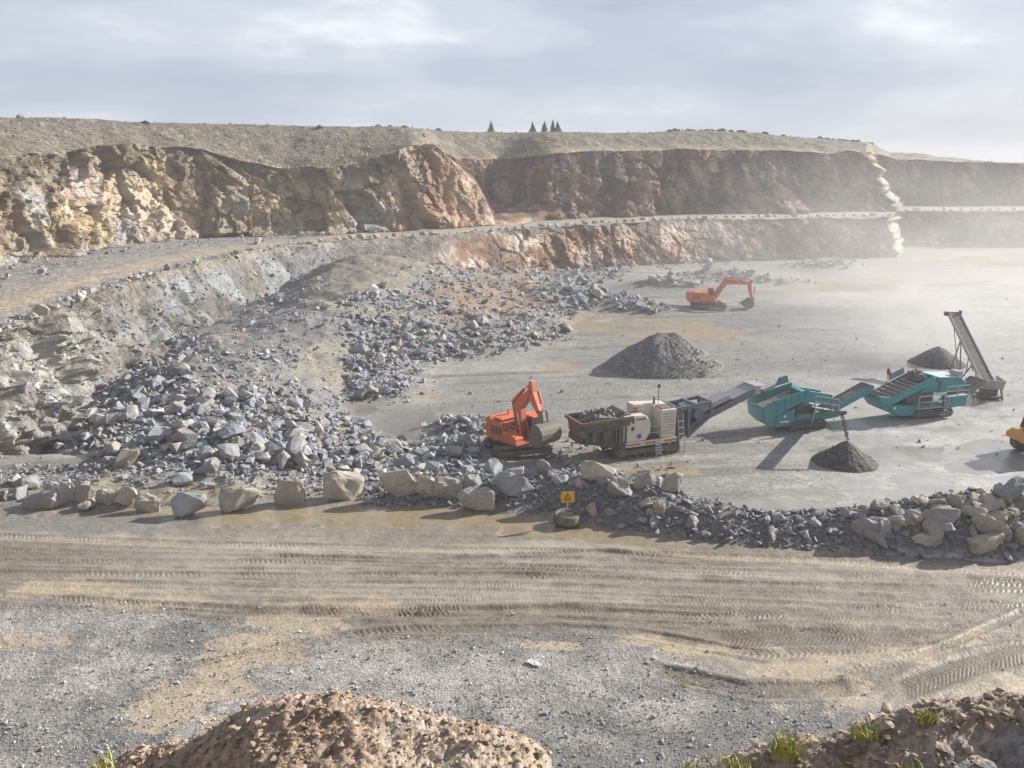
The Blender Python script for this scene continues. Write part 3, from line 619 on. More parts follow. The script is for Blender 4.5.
ROAD_ROW = [
 (343, 499, 41, 35, 0, 'largest pale boulder of the roadside row with a peaked top'),
 (289, 504, 31, 32, 4, 'tall cracked pale boulder standing beside the ochre water just before the largest one'),
 (237, 511, 39, 24, 1, 'broad low pale boulder standing by itself in the ochre water'),
 (188, 516, 37, 24, 5, 'rounded grey boulder leaning in the ochre water beside the broad low pale one'),
 (147, 513, 25, 23, 8, 'pinkish boulder at the near end of the huddle of three'),
 (125, 508, 29, 20, 9, 'middle boulder of the huddle of three in the ochre water'),
 (107, 506, 22, 19, 0, 'brownish boulder at the far end of the huddle of three'),
 (67, 504, 17, 27, 3, 'narrow boulder standing upright among the dark grey blocks'),
 (85, 503, 19, 25, 7, 'grey pointed block right against the narrow upright boulder'),
 (42, 509, 38, 15, 2, 'flat dark slab lying at the foot of the dark grey blocks'),
 (399, 499, 35, 29, 5, 'squarish pale boulder next after the largest roadside boulder'),
 (427, 498, 21, 19, 10, 'small whitish boulder wedged beside the squarish pale one'),
 (449, 501, 29, 27, 8, 'whitish split boulder in the middle of the roadside row'),
 (473, 491, 20, 18, 4, 'small brown boulder tucked behind the grey slab of the row'),
 (478, 511, 38, 24, 1, 'grey tilted slab lying lowest in the roadside row'),
 (513, 500, 41, 27, 9, 'wide grey boulder at the sign end of the roadside row'),
]
for px, pb, wd, hd, v, lab in ROAD_ROW:
    px_rock(px, pb, wd, hd, lab, GB, big_v[v], mat=STONE if 'grey' in lab or 'dark' in lab else None, tilt=0.12, rz=rr.choice([0, 3.14]) + rr.uniform(-.3, .3))
for px, pb, wd, hd in ((5, 500, 14, 9), (20, 497, 18, 13), (28, 490, 22, 13), (52, 497, 18, 14), (88, 509, 22, 9), (16, 485, 16, 12)):
    px_rock(px, pb, wd, hd, 'dark grey angular block in the low pile at the end of the roadside row', 'dark grey blocks at the far end of the roadside row', med_v[px % 10], name='stone_block')
GBU = 'large boulders piled on the rock bund'
BUND_BIG = [
 (956, 508, 19, 17, 3, 'dark bluish boulder perched on top of the rock bund'),
 (945, 531, 36, 26, 7, 'thick leaning slab high on the bund below the dark bluish boulder'),
 (992, 541, 40, 24, 9, 'long pale slab tilted steeply across the bund'),
 (985, 553, 38, 16, 2, 'smooth pale slab lying flat at the foot of the bund'),
 (884, 540, 15, 26, 3, 'narrow slab standing on end in the bund'),
 (865, 537, 26, 22, 4, 'rounded boulder beside the narrow standing slab of the bund'),
 (1012, 505, 34, 28, 0, 'greenish brown boulder at the crest of the bund near the frame edge'),
 (1021, 545, 16, 24, 7, 'pale rounded boulder low on the bund at the very edge of the view'),
 (598, 483, 36, 19, 5, 'long pale block on the bund right below the crusher hopper'),
 (544, 473, 19, 17, 8, 'dark pointed block below the bucket of the orange excavator'),
 (672, 492, 27, 20, 9, 'pale cracked block on the bund below the crusher conveyor'),
 (619, 500, 28, 20, 6, 'brown wedge shaped block sunk in the dark gravel of the bund'),
 (643, 487, 26, 17, 4, 'grey peaked block on the bund crest below the crusher engine'),
]
for px, pb, wd, hd, v, lab in BUND_BIG:
    px_rock(px, pb, wd, hd, lab, GBU, big_v[v], mat=None if 'pale' in lab else STONE, tilt=0.45, rz=rr.uniform(0, 6.28) if 'slab' not in lab else rr.choice([0, 3.14]) + rr.uniform(-.6, .6))
# further countable blocks on the bund, nothing tells these apart
for i in range(84):
    px = rr.choice([rr.uniform(560, 700), rr.uniform(770, 1040), rr.uniform(900, 1040)]); x0_, y0_, _ = at_z(px, float(np.interp(px, _bp, _bb)), ROAD_Z)
    h_ = float(np.interp(px, _bp, _bh)); y_ = float(y0_) + rr.uniform(0.15, 1.0) * (1.6 + 0.9 * h_); x_ = float(x0_)
    s_ = rr.uniform(0.7, 1.5) * (1.15 if px > 850 else 0.85)
    o = rock(rr.choice(big_v if s_ > .9 else med_v), x_, y_, gh(x_, y_), (s_, s_ * .8, s_ * .75), 'angular grey block half sunk in the gravel of the rock bund', 'angular blocks along the rock bund', 'bund_block', 'rock', 0.5, 0.16)
    if o.material_slots[0].material == PALE and rr.random() < 0.5: o.material_slots[0].link = 'OBJECT'; o.material_slots[0].material = STONE
# edge stones along the bench road
i = 0; px = -3.0
while px < 1030:
    d1 = float(dist_at(Y1(px), BENCH_Z)) + (26 * float(sstep(896, 906, px)) if px > 880 else 0); d1 = min(d1, 208 + 26 * (px > 900)) + rr.uniform(0.3, 1.2)
    x_ = (px - 512) / F * (d1 * _cp - (BENCH_Z - CAM_H) * _sp); s_ = rr.choice([.55, .7, .8, .95, 1.1, 1.3]) * (1.3 if px < 330 else 1.5 if px < 560 else 1.85)
    if px < 250: lab, grp = 'pale edge stone beside the wheel strip where the bench road is nearest', 'edge stones along the near bend of the bench road'
    elif px < 500: lab, grp = 'small edge stone above the blue grey rubble slope', 'edge stones along the middle of the bench road'
    elif px < 895: lab, grp = 'edge stone of the bench road below the dark rust coloured face', 'edge stones below the rust coloured face'
    else: lab, grp = 'hazy edge stone on the bench beyond the bright rock corner', 'edge stones beyond the bright rock corner'
    o = rock(rr.choice(med_v), x_, d1, BENCH_Z + 0.05, (s_, s_ * .85, s_ * .85), lab, grp, 'edge_stone', 'edge stone', 0.3, 0.05)
    if rr.random() < 0.75: o.material_slots[0].link = 'OBJECT'; o.material_slots[0].material = PALE
    px += (rr.uniform(10, 20) * (1.0 if px < 250 else 0.55)) if px < 500 else rr.uniform(7.0, 10.5)
for px, py, s_, lab in ((258, 244, 2.2, 'dark block on the bench road, biggest stone of its bend'), (493, 217, 1.6, 'pale fallen block beneath the pinkish soil slope'), (500, 214, 1.3, 'squarish fallen block lying next to the grey soil cone'), (322, 236, 1.8, 'pale fallen block against the foot of the buff face')):
    x_, y_, z_ = [float(v) for v in at_z(px, py, BENCH_Z)]; rock(big_v[0], x_, y_, BENCH_Z, (s_, s_ * .8, s_ * .8), lab, None, 'fallen_block', 'rock', .2, .1)

# --- rubble: the rest, past counting, as one mesh; the blocks that show largest are individuals
pt = []
wgt = rm.copy()
dens = np.ones_like(rm)
dens *= 1 - 0.88 * blob(PX2, PY2, 350, 262, 90, 24, nb); dens *= 1 - 0.9 * blob(PX2, PY2, 322, 380, 26, 42, nb); dens *= 1 - 0.8 * blob(PX2, PY2, 200, 335, 95, 14, nb); dens *= 1 - 0.4 * blob(PX2, PY2, 490, 290, 40, 16, nb)
dens *= 1 - 0.7 * blob(PX2, PY2, 260, 478, 190, 8, nb)
inview = (PX2 > -60) & (PX2 < 1090); area = np.ones_like(rm)
area *= np.abs(np.gradient(PY2, axis=0)) * np.abs(np.gradient(PX2, axis=1))
prob = np.where(inview, wgt * dens * area, 0).ravel(); prob /= prob.sum()
n_r = 24000
idx = rng.choice(prob.size, n_r, p=prob)
jx, jy = GX.ravel()[idx] + rng.normal(0, .15, n_r), GY.ravel()[idx] + rng.normal(0, .25, n_r); jz = ground_h(jx, jy)
sz = np.clip(np.exp(rng.normal(math.log(0.44), 0.55, n_r)), .12, 1.9)
ppx, ppy, _d = to_px(jx, jy, jz)
sz[15000:] = np.clip(np.exp(rng.normal(math.log(.24), .4, n_r - 15000)), .1, .5)
sz = np.where((ppx > 195) & (ppx < 345) & (ppy > 285) & (ppy < 392), sz * .58, sz)
sz = np.where(ppx > 565, sz * 1.5, sz); sz *= np.where((ppx > 300) & (ppx < 420) & (ppy < 285), .55, 1.0)
# small stuff along the bund, the ground by the excavator and the left bench
def along(n, f): return np.array([f() for _ in range(n)])
def bund_pt():
    px = rr.uniform(360, 1060); x0_, y0_, _ = at_z(px, float(np.interp(px, _bp, _bb)), ROAD_Z); h_ = float(np.interp(px, _bp, _bh)); return float(x0_), float(y0_) + rr.uniform(-.1, 1.5) * (1.2 + h_ * .9)
bp_ = along(3600, bund_pt); bzz = ground_h(bp_[:, 0], bp_[:, 1]); bs = np.clip(np.exp(rng.normal(math.log(.20), .5, len(bp_))), .07, .75)
def exc_pt():
    x_, y_, z_ = at_z(rr.triangular(400, 700, 520), rr.triangular(425, 480, 462), 0.6); return float(x_), float(y_)
ep = along(900, exc_pt); ez = ground_h(ep[:, 0], ep[:, 1]); es = np.clip(np.exp(rng.normal(math.log(.30), .5, len(ep))), .1, .9)
def shoulder_pt():
    x_, y_, z_ = at_z(rr.uniform(-30, 430), rr.triangular(464, 503, 474), 2.0); return float(x_), float(y_)
sp = along(2600, shoulder_pt); sz2 = ground_h(sp[:, 0], sp[:, 1]); ss = np.clip(np.exp(rng.normal(math.log(.16), .55, len(sp))), .06, .6)
# loose stones caught on the broken face below the bench, and on the spoil slope
sel = np.argwhere((SEG == 0) & (TT > .25) & (TT < .99) & (PXG > -40) & (PXG < 335)); sel = sel[rng.choice(len(sel), 1500)]; wx_, wy_, wz_ = [a[sel[:, 0], sel[:, 1]] for a in (TX2, TY2, TZ2)]; ws = np.clip(np.exp(rng.normal(math.log(.3), .5, len(wx_))), .1, 1.1)
sel = np.argwhere((SEG == 3) & (PXG > -60) & (PXG < 1090)); sel = sel[rng.choice(len(sel), 1100)]; hx_, hy_, hz2 = [a[sel[:, 0], sel[:, 1]] for a in (TX2, TY2, TZ2)]; hs_ = np.clip(np.exp(rng.normal(math.log(.3), .5, len(hx_))), .1, 1.2)
wx_, wy_, wz_, ws = [np.concatenate(q) for q in ((wx_, hx_), (wy_, hy_), (wz_, hz2), (ws, hs_))]
def floor_pt():
    x_, y_, z_ = at_z(rr.uniform(-20, 1060), rr.triangular(262, 500, 330), 0.); return float(x_), float(y_)
fp = along(900, floor_pt); fz = ground_h(fp[:, 0], fp[:, 1]); fs = np.clip(np.exp(rng.normal(math.log(.16), .5, len(fp))), .06, .5)
def bench_pt():
    px = rr.uniform(-30, 330); t = rr.choice([rr.uniform(.0, .12), rr.triangular(.5, 1.02, .9)]); d = float(dist_at(Y1(px), BENCH_Z)); d2 = float(dist_at(Y2(px), BENCH_Z)); d = d + (d2 - d) * t
    return (px - 512) / F * (d * _cp - (BENCH_Z - CAM_H) * _sp), d
be = along(650, bench_pt); bez = np.full(len(be), BENCH_Z); bes = np.clip(np.exp(rng.normal(math.log(.35), .5, len(be))), .12, 1.4)
AX = np.concatenate([jx, bp_[:, 0], ep[:, 0], fp[:, 0], be[:, 0], sp[:, 0], wx_]); AY = np.concatenate([jy, bp_[:, 1], ep[:, 1], fp[:, 1], be[:, 1], sp[:, 1], wy_]); AZ = np.concatenate([jz, bzz, ez, fz, bez, sz2, wz_]); AS = np.concatenate([sz, bs, es, fs, bes, ss, ws])
kind_ = np.concatenate([np.zeros(n_r), np.ones(len(bp_)), np.zeros(len(ep)), np.full(len(fp), 2), np.full(len(be), 3), np.full(len(sp), 3), np.full(len(wx_), 3)])
# largest rubble blocks in the picture become individuals
MACH = [(at_z(517, 455, .8)[:2], 3.0, 3.0), (at_z(640, 455, 0.)[:2], 5.5, 2.3), (at_z(806, 428, 0.)[:2], 5, 2.2), (at_z(930, 415, 0.)[:2], 5, 2.2)]
free = np.ones(len(AX), bool)
for (mx, my), ra, rb2 in MACH:
    u_, v_ = (AX - mx) * .94 + (AY - my) * .34, -(AX - mx) * .34 + (AY - my) * .94; free &= (u_ / ra) ** 2 + (v_ / rb2) ** 2 > 1
AX, AY, AZ, AS, kind_ = AX[free], AY[free], AZ[free], AS[free], kind_[free]
show = np.where(kind_ == 0, AS / to_px(AX, AY, AZ)[2], 0); apx, apy, _ = to_px(AX, AY, AZ)
order = np.argsort(-show)[:105]
for i in order:
    if apx[i] < 345 and apy[i] > 330: lab, grp = 'angular grey block on the rubble heap beside the roadside boulders', 'blocks on the near rubble heap'
    elif apy[i] < 412 and apx[i] < 566: lab, grp = 'blue grey block on the rubble spread below the bench road', 'blocks on the upper rubble spread'
    elif apx[i] > 566: lab, grp = 'dark block in the low rubble at the foot of the far face', 'blocks at the foot of the far face'
    else: lab, grp = 'broken block on the loose stones around the orange excavator with the raised boom', 'blocks around the near excavator'
    s_ = AS[i]; rock(rr.choice(med_v), float(AX[i]), float(AY[i]), float(AZ[i]), (s_ * 1.15, s_ * .95, s_), lab, grp, 'rubble_block', 'rock', 0.6, 0.1)
keep = np.ones(len(AX), bool); keep[order] = False
def bake_rocks(name, X, Y, Z, Sz, cols, mat, variants, kind='stuff', sink=0.1, flat=1.0):
    vv = [(np.array([v.co[:] for v in m.vertices]), np.array([p.vertices[:] for p in m.polygons])) for m in variants]
    Vs, Fs, Cs = [], [], []; off = 0; pick = rng.integers(len(vv), size=len(X)); pos = np.stack([X, Y, Z + Sz * (.32 - sink)], -1)
    for k_, (P, Fc) in enumerate(vv):
        m_ = pick == k_; n_ = int(m_.sum())
        if not n_: continue
        a, b, c = rng.uniform(0, 6.28, n_), rng.normal(0, .5, n_), rng.normal(0, .5, n_); ca, sa, cb_, sb, cc, sc_ = np.cos(a), np.sin(a), np.cos(b), np.sin(b), np.cos(c), np.sin(c); o_, z_ = np.ones(n_), np.zeros(n_)
        A_ = np.stack([ca, -sa, z_, sa, ca, z_, z_, z_, o_], -1).reshape(-1, 3, 3); B_ = np.stack([cb_, z_, sb, z_, o_, z_, -sb, z_, cb_], -1).reshape(-1, 3, 3); C_ = np.stack([o_, z_, z_, z_, cc, -sc_, z_, sc_, cc], -1).reshape(-1, 3, 3)
        Q = P[None] * (Sz[m_][:, None] * rng.uniform(.8, 1.2, (n_, 3)))[:, None, :]
        Q = np.einsum('nij,nkj->nki', A_ @ B_ @ C_, Q) + pos[m_][:, None, :]
        Vs.append(Q.reshape(-1, 3)); Fs.append((Fc[None] + (off + np.arange(n_) * len(P))[:, None, None]).reshape(-1, 3)); off += n_ * len(P); Cs.append(np.repeat(cols[m_], len(P), 0))
    return tag(link(name, mesh_np(name, np.concatenate(Vs), np.concatenate(Fs), np.concatenate(Cs), False), mat), kind=kind)
def rock_cols(n, kinds):
    pal = np.array([[.30, .32, .36], [.34, .335, .325], [.245, .25, .27], [.36, .32, .27], [.28, .30, .345], [.42, .405, .385]])
    c = pal[rng.choice(6, n, p=[.26, .18, .22, .10, .16, .08])] * rng.uniform(.8, 1.2, (n, 1)); dk = kinds == 1; c[dk] *= 0.78; c[dk] = c[dk] * .7 + c[dk].mean(1, keepdims=True) * .3
    br = kinds == 2; c[br] *= np.array([1, .95, .88]); return np.concatenate([c, np.ones((n, 1))], 1)
bake_rocks('rubble', AX[keep], AY[keep], AZ[keep], AS[keep], rock_cols(keep.sum(), kind_[keep]), BULK, small_v)
# loose gravel on the near road
ng = 22000; gx_, gy_ = rng.uniform(-60, 1084, ng), 600 + 180 * rng.random(ng) ** 0.9
ok = (gy_ > GRAVEL_EDGE(gx_) - 4) | (rng.random(ng) < .07); gx_, gy_ = gx_[ok], gy_[ok]
X_, Y_, _ = at_z(gx_, gy_, ROAD_Z); gs = np.clip(np.exp(rng.normal(math.log(.052), .5, len(X_))), .022, .22)
Z_ = np.full(len(X_), ROAD_Z + 0.0) + 0.07 * fbm(X_ / 6, Y_ / 4, 0, 4, 401) + 0.025 * fbm(X_ / 1.4, Y_ / 1.0, 0, 4, 411) + .03 * fbm(X_ / 14, Y_ / 0.8, 0, 4, 421)
bake_rocks('gravel', X_, Y_, Z_, gs, rock_cols(len(X_), np.zeros(len(X_))) * np.array([1.4, 1.38, 1.34, 1]), BULK, small_v[:8], sink=.12)
# ================================================================== MACHINES
class MB:
    """collects shapes into ONE mesh"""
    def __init__(s): s.bm = bmesh.new()
    def _f(s, vs, idx):
        v = [s.bm.verts.new(p) for p in vs]
        for f in idx:
            try: s.bm.faces.new([v[i] for i in f])
            except ValueError: pass
        return s
    def box(s, c, d, rot=(0, 0, 0)):
        M = Matrix.Translation(Vector(c)) @ Matrix.Rotation(rot[2], 4, 'Z') @ Matrix.Rotation(rot[1], 4, 'Y') @ Matrix.Rotation(rot[0], 4, 'X')
        p = [M @ Vector((x * d[0] / 2, y * d[1] / 2, z * d[2] / 2)) for x in (-1, 1) for y in (-1, 1) for z in (-1, 1)]
        return s._f(p, [(0, 1, 3, 2), (4, 6, 7, 5), (0, 4, 5, 1), (2, 3, 7, 6), (0, 2, 6, 4), (1, 5, 7, 3)])
    def bb(s, x0, x1, y0, y1, z0, z1): return s.box(((x0 + x1) / 2, (y0 + y1) / 2, (z0 + z1) / 2), (x1 - x0, y1 - y0, z1 - z0))
    def bar(s, a, b, w, h=None, up=(0, 0, 1)):
        a, b = Vector(a), Vector(b); h = h or w; d = (b - a); L = d.length; d.normalize(); u = Vector(up)
        if abs(d.dot(u)) > .98: u = Vector((1, 0, 0))
        l = u.cross(d).normalized(); u = d.cross(l)
        p = [a + d * (L * i) + l * (w / 2 * j) + u * (h / 2 * k) for i in (0, 1) for j in (-1, 1) for k in (-1, 1)]
        return s._f(p, [(0, 1, 3, 2), (4, 6, 7, 5), (0, 4, 5, 1), (2, 3, 7, 6), (0, 2, 6, 4), (1, 5, 7, 3)])
    def cyl(s, a, b, r, n=12, r2=None):
        a, b = Vector(a), Vector(b); d = (b - a).normalized(); u = Vector((0, 0, 1)) if abs(d.z) < .9 else Vector((1, 0, 0)); l = u.cross(d).normalized(); u = d.cross(l); r2 = r if r2 is None else r2
        p = [q + (l * math.cos(t) + u * math.sin(t)) * rad for q, rad in ((a, r), (b, r2)) for t in [2 * math.pi * i / n for i in range(n)]]
        return s._f(p, [tuple(range(n))[::-1], tuple(range(n, 2 * n))] + [(i, (i + 1) % n, n + (i + 1) % n, n + i) for i in range(n)])
    def prism(s, prof, y0, y1, axis='y'):
        """closed xz profile pulled from y0 to y1"""
        n = len(prof)
        p = [(x, y, z) for y in (y0, y1) for x, z in prof]
        return s._f(p, [tuple(range(n)), tuple(range(n, 2 * n))[::-1]] + [(i, n + i, n + (i + 1) % n, (i + 1) % n) for i in range(n)])
    def sheet(s, line, y0, y1, th):
        """open xz polyline as a plate of thickness th"""
        L = [Vector((x, z)) for x, z in line]; off = []
        for i in range(len(L)):
            d = (L[min(i + 1, len(L) - 1)] - L[max(i - 1, 0)]).normalized(); off.append(L[i] + Vector((-d.y, d.x)) * th)
        for i in range(len(L) - 1): s.prism([tuple(L[i]), tuple(L[i + 1]), tuple(off[i + 1]), tuple(off[i])], y0, y1)
        return s
    def build(s, name, mat, parent=None, bevel=0.0, rz=0.0, smooth=False):
        bmesh.ops.recalc_face_normals(s.bm, faces=s.bm.faces)
        if bevel: bmesh.ops.bevel(s.bm, geom=list(s.bm.edges), offset=bevel, segments=1, affect='EDGES', clamp_overlap=True)
        me = bpy.data.meshes.new(name); s.bm.to_mesh(me); s.bm.free()
        if smooth: me.polygons.foreach_set('use_smooth', np.ones(len(me.polygons), bool))
        o = link(name, me, mat, parent); o.rotation_euler = (0, 0, rz); return o
ORANGE = paint('orange_paint', (0.66, 0.115, 0.035), 0.5, 0, 0.62, (0.40, 0.22, 0.15), 1.6)
ORANGE2 = paint('faded_orange_paint', (0.62, 0.11, 0.04), 0.5, 0, 0.4, (0.45, 0.2, 0.13))
STEEL = paint('worn_steel', (0.10, 0.095, 0.09), 0.55, 0.3, 0.85, (0.25, 0.22, 0.18))
DARK = paint('dark_frame_paint', (0.045, 0.047, 0.05), 0.5, 0, 0.6, (0.17, 0.155, 0.135))
RUBBER = paint('dusty_rubber', (0.035, 0.034, 0.033), 0.8, 0, 0.75, (0.22, 0.2, 0.17))
CREAM = paint('cream_paint', (0.66, 0.62, 0.54), 0.45, 0, 0.6, (0.40, 0.36, 0.29), 1.5)
REDS = paint('red_stripe_paint', (0.55, 0.09, 0.05), 0.45, 0, 0.3)
BLUEGREY = paint('blue_grey_paint', (0.10, 0.115, 0.15), 0.45, 0, 0.5, (0.26, 0.25, 0.24))
PLATE = paint('dusty_grey_plate', (0.36, 0.36, 0.38), 0.45, 0.1, 0.6, (0.36, 0.33, 0.29))
TEAL = paint('teal_paint', (0.004, 0.23, 0.245), 0.42, 0, 0.45, (0.16, 0.27, 0.26), 1.5)
TEALD = paint('dusty_teal_paint', (0.02, 0.20, 0.20), 0.5, 0, 0.75, (0.27, 0.27, 0.24))
BELT = paint('dusty_belt', (0.10, 0.095, 0.09), 0.8, 0, 0.9, (0.30, 0.28, 0.255))
RAIL = paint('galvanised_rail', (0.42, 0.45, 0.45), 0.45, 0.3, 0.4)
RUSTB = paint('rust_brown_plate', (0.16, 0.095, 0.065), 0.7, 0.1, 0.6, (0.24, 0.19, 0.15))
CHROME = paint('polished_rod', (0.6, 0.6, 0.62), 0.2, 0.9, 0.15)
YELLOW = paint('yellow_paint', (0.66, 0.30, 0.03), 0.4, 0, 0.35, (0.4, 0.3, 0.17))
REDC = paint('red_cloth', (0.55, 0.02, 0.03), 0.7, 0, 0.15)
GLASS, _t, _b = mat_base('dark_cab_glass'); _b.inputs['Base Color'].default_value = (0.05, 0.065, 0.08, 1); _b.inputs['Roughness'].default_value = 0.08; _b.inputs['Specular IOR Level'].default_value = 0.7
WHITEL = paint('white_mark', (0.75, 0.77, 0.76), 0.5, 0, 0.25)
BLUEL = paint('blue_mark', (0.04, 0.10, 0.42), 0.5, 0, 0.25)

TRACKM = paint('dusty_track_steel', (.11, .10, .09), .7, .1, .8, (.28, .25, .21))
def stadium(L, H, n=7):
    r = H / 2; h = L / 2 - r
    return [(h + r * math.cos(a), r + r * math.sin(a)) for a in [-math.pi / 2 + math.pi * i / n for i in range(n + 1)]] + [(-h + r * math.cos(a), r + r * math.sin(a)) for a in [math.pi / 2 + math.pi * i / n for i in range(n + 1)]]
def crawler(root, cx, cy, L, H, W, out=-1, frame_mat=None):
    """one crawler track: chain of shoes round a frame with wheels"""
    m = MB(); P = stadium(L, H); n = len(P)
    r = H / 2; per = 2 * (L - H) + math.pi * H; k = int(per / 0.2)
    def at(sv):
        sv %= per; a = L - H
        if sv < a: return (-a / 2 + sv, 0, -1.5708)
        sv -= a
        if sv < math.pi * r: t = -math.pi / 2 + sv / r; return (a / 2 + r * math.cos(t), r + r * math.sin(t), t)
        sv -= math.pi * r
        if sv < a: return (a / 2 - sv, H, 1.5708)
        sv -= a; t = math.pi / 2 + sv / r; return (-a / 2 + r * math.cos(t), r + r * math.sin(t), t)
    for i in range(k):
        x, z, t = at(i * per / k); m.box((cx + x * .985, cy, z + 0.0), (0.075, W, per / k * 0.86), (0, -t, 0)); m.box((cx + x + .05 * math.cos(t), cy, z + .05 * math.sin(t)), (0.05, W * .96, 0.05), (0, -t, 0))
    tr = m.build('crawler_track', TRACKM if frame_mat is None else frame_mat, root)
    f = MB(); f.bb(cx - L * .36, cx + L * .36, cy - W * .3, cy + W * .42 * 1, H * .28, H * .72)
    y = cy + out * W * .32
    f.bb(cx - L * .33, cx + L * .33, min(y, cy), max(y, cy), H * .3, H * .66); f.build('track_frame', STEEL, tr)
    for xx in (cx - (L - H) / 2, cx + (L - H) / 2): MB().cyl((xx, y - out * .12, r), (xx, y + out * .07, r), r * .74, 14).cyl((xx, y, r), (xx, y + out * .13, r), r * .34, 10).build('track_wheel', STEEL, tr)
    for i in range(6): xx = cx - L * .3 + L * .12 * i; MB().cyl((xx, y - .05, r * .36), (xx, y + out * .09, r * .36), r * .24, 9).build('track_roller', STEEL, tr)
    return tr

def excavator(name, loc, chassis, upper, label, boom, stick_top, stick_end, bucket_c, bucket_rot, paintm, L=4.5, gauge=2.5, H=.92, W=.62, hx=(-2.1, 1.35), hw=1.3, htop=2.75, bscale=1.0):
    root = empty(name, loc, chassis); tag(root, label, 'excavator')
    crawler(root, 0, -gauge / 2, L, H, W, -1); crawler(root, 0, gauge / 2, L, H, W, 1)
    MB().bb(-.9, .9, -gauge / 2 + .2, gauge / 2 - .2, .42, .82).cyl((0, 0, .8), (0, 0, 1.06), .75, 18).build('undercarriage', STEEL, root, .02)
    rz = upper - chassis; x0, x1 = hx
    u = MB(); u.bb(x0 + .3, x1, -hw, hw, 1.06, 1.3)                       # deck
    u.prism([(x0 + .5, 1.3), (-.15, 1.3), (-.15, htop - .35), (x0 + .5, htop - .2)], -hw, -.42)       # engine side
    u.prism([(x0 + .5, 1.3), (-.3, 1.3), (-.3, htop - .15), (x0 + .5, htop - .1)], .42, hw)
    u.bb(x0 + .5, -.2, -.415, .415, 1.3, htop - .3)
    u.prism([(-.145, 1.3), (x1 - .1, 1.3), (x1 - .1, 1.62), (.55, 1.95), (-.145, 1.95)], -hw, -.5)    # tank and step box
    h = u.build('house', paintm, root, .03, rz)
    MB().prism([(x0, 1.12), (x0 + .48, 1.02), (x0 + .48, htop), (x0 + .12, htop - .1), (x0 - .1, 1.9)], -hw + .02, hw - .02).build('counterweight', paintm, h, .05)
    g = MB()
    for i in range(7): g.box((x0 + .75 + .17 * i, -hw - .015, 1.85), (.07, .04, .62))
    g.build('grille', DARK, h)
    MB().bb(x0 + .75, -.5, -hw + .2, .9, htop - .18, htop - .02).cyl((x0 + 1.0, .1, htop - .1), (x0 + 1.0, .1, htop + .42), .07, 8).build('engine_hood', paintm, h, .03)
    r = MB()
    for yy in (-hw + .04,):
        for xx in (-.1, .5, x1 - .15): r.bar((xx, yy, 1.7), (xx, yy, 2.55), .045)
        r.bar((-.1, yy, 2.55), (x1 - .15, yy, 2.55), .045); r.bar((-.1, yy, 2.25), (x1 - .15, yy, 2.25), .04)
    r.build('handrail', STEEL, h)
    cab = MB().prism([(.0, 1.31), (x1 + .15, 1.31), (x1 + .15, 2.0), (x1 - .12, 2.98), (.0, 3.02)], .45, hw + .05).build('cab', paintm, root, .04, rz)
    w_ = MB(); w_.prism([(x1 + .17, 2.02), (x1 - .08, 2.92), (x1 - .11, 2.9), (x1 + .14, 2.02)], .52, hw - .03); w_.bb(.2, x1 - .2, .425, .448, 1.95, 2.85); w_.bb(.2, x1 - .2, hw + .052, hw + .075, 1.95, 2.85); w_.build('window', GLASS, cab)
    # boom: deep plates that swell at the bend
    foot, bend, tip = [Vector((p[0], 0, p[1])) for p in boom]
    def limb(pts, wid, hw_): 
        m = MB(); L_ = []; R_ = []
        for i, p in enumerate(pts):
            d = (pts[min(i + 1, len(pts) - 1)] - pts[max(i - 1, 0)]).normalized(); nrm_ = Vector((-d.z, 0, d.x)); L_.append(p + nrm_ * wid[i]); R_.append(p - nrm_ * wid[i])
        m.prism([(p.x, p.z) for p in L_] + [(p.x, p.z) for p in R_[::-1]], -hw_, hw_); return m
    bp = [foot, foot.lerp(bend, .55), bend, bend.lerp(tip, .5), tip]
    b = limb(bp, [.2 * bscale, .38 * bscale, .46 * bscale, .33 * bscale, .2 * bscale], .25 * bscale); b.cyl((tip.x, -.36, tip.z), (tip.x, .36, tip.z), .16, 12).cyl((foot.x, -.42, foot.z), (foot.x, .42, foot.z), .2, 12)
    bo = b.build('boom', paintm, root, .02, rz)
    c = MB(); s0 = Vector((foot.x + .55, 0, foot.z - .1)); s1 = foot.lerp(bend, .8) + Vector((.15, 0, 0))
    for yy in (-.36, .36): a0 = s0 + Vector((0, yy, 0)); a1 = s1 + Vector((0, yy, 0)); c.cyl(a0, a0.lerp(a1, .6), .11, 10)
    c.build('boom_cylinder', paintm, bo)
    c = MB()
    for yy in (-.36, .36): a0 = s0 + Vector((0, yy, 0)); a1 = s1 + Vector((0, yy, 0)); c.cyl(a0.lerp(a1, .6), a1, .055, 8)
    c.build('cylinder_rod', CHROME, bo)
    sT, sE = Vector((stick_top[0], 0, stick_top[1])), Vector((stick_end[0], 0, stick_end[1]))
    st_ = limb([sT, tip.lerp(sT, .15) + (sE - sT) * .04, tip.lerp(sE, .3), sE], [.13 * bscale, .32 * bscale, .29 * bscale, .13 * bscale], .2 * bscale).build('stick', paintm, root, .02, rz)
    dn = (tip - bend).normalized(); up_ = Vector((-dn.z, 0, dn.x)); a0 = bend + up_ * .62 * bscale - dn * .3; a1 = sT
    MB().cyl(a0, a0.lerp(a1, .62), .125 * bscale, 10).bar(a0 - up_ * .3, a0 + up_ * .05, .2, .3).build('stick_cylinder', paintm, bo); MB().cyl(a0.lerp(a1, .62), a1, .06 * bscale, 8).build('cylinder_rod', CHROME, bo)
    h_ = MB()
    for yy in (-.3, .3): h_.cyl((foot.x, yy, foot.z + .2), bend + Vector((-.45 * bscale, yy, .1)), .03, 6).cyl(bend + Vector((-.45 * bscale, yy, .1)), tip + Vector((-.1, yy, .45)), .03, 6)
    h_.build('hose', DARK, bo)
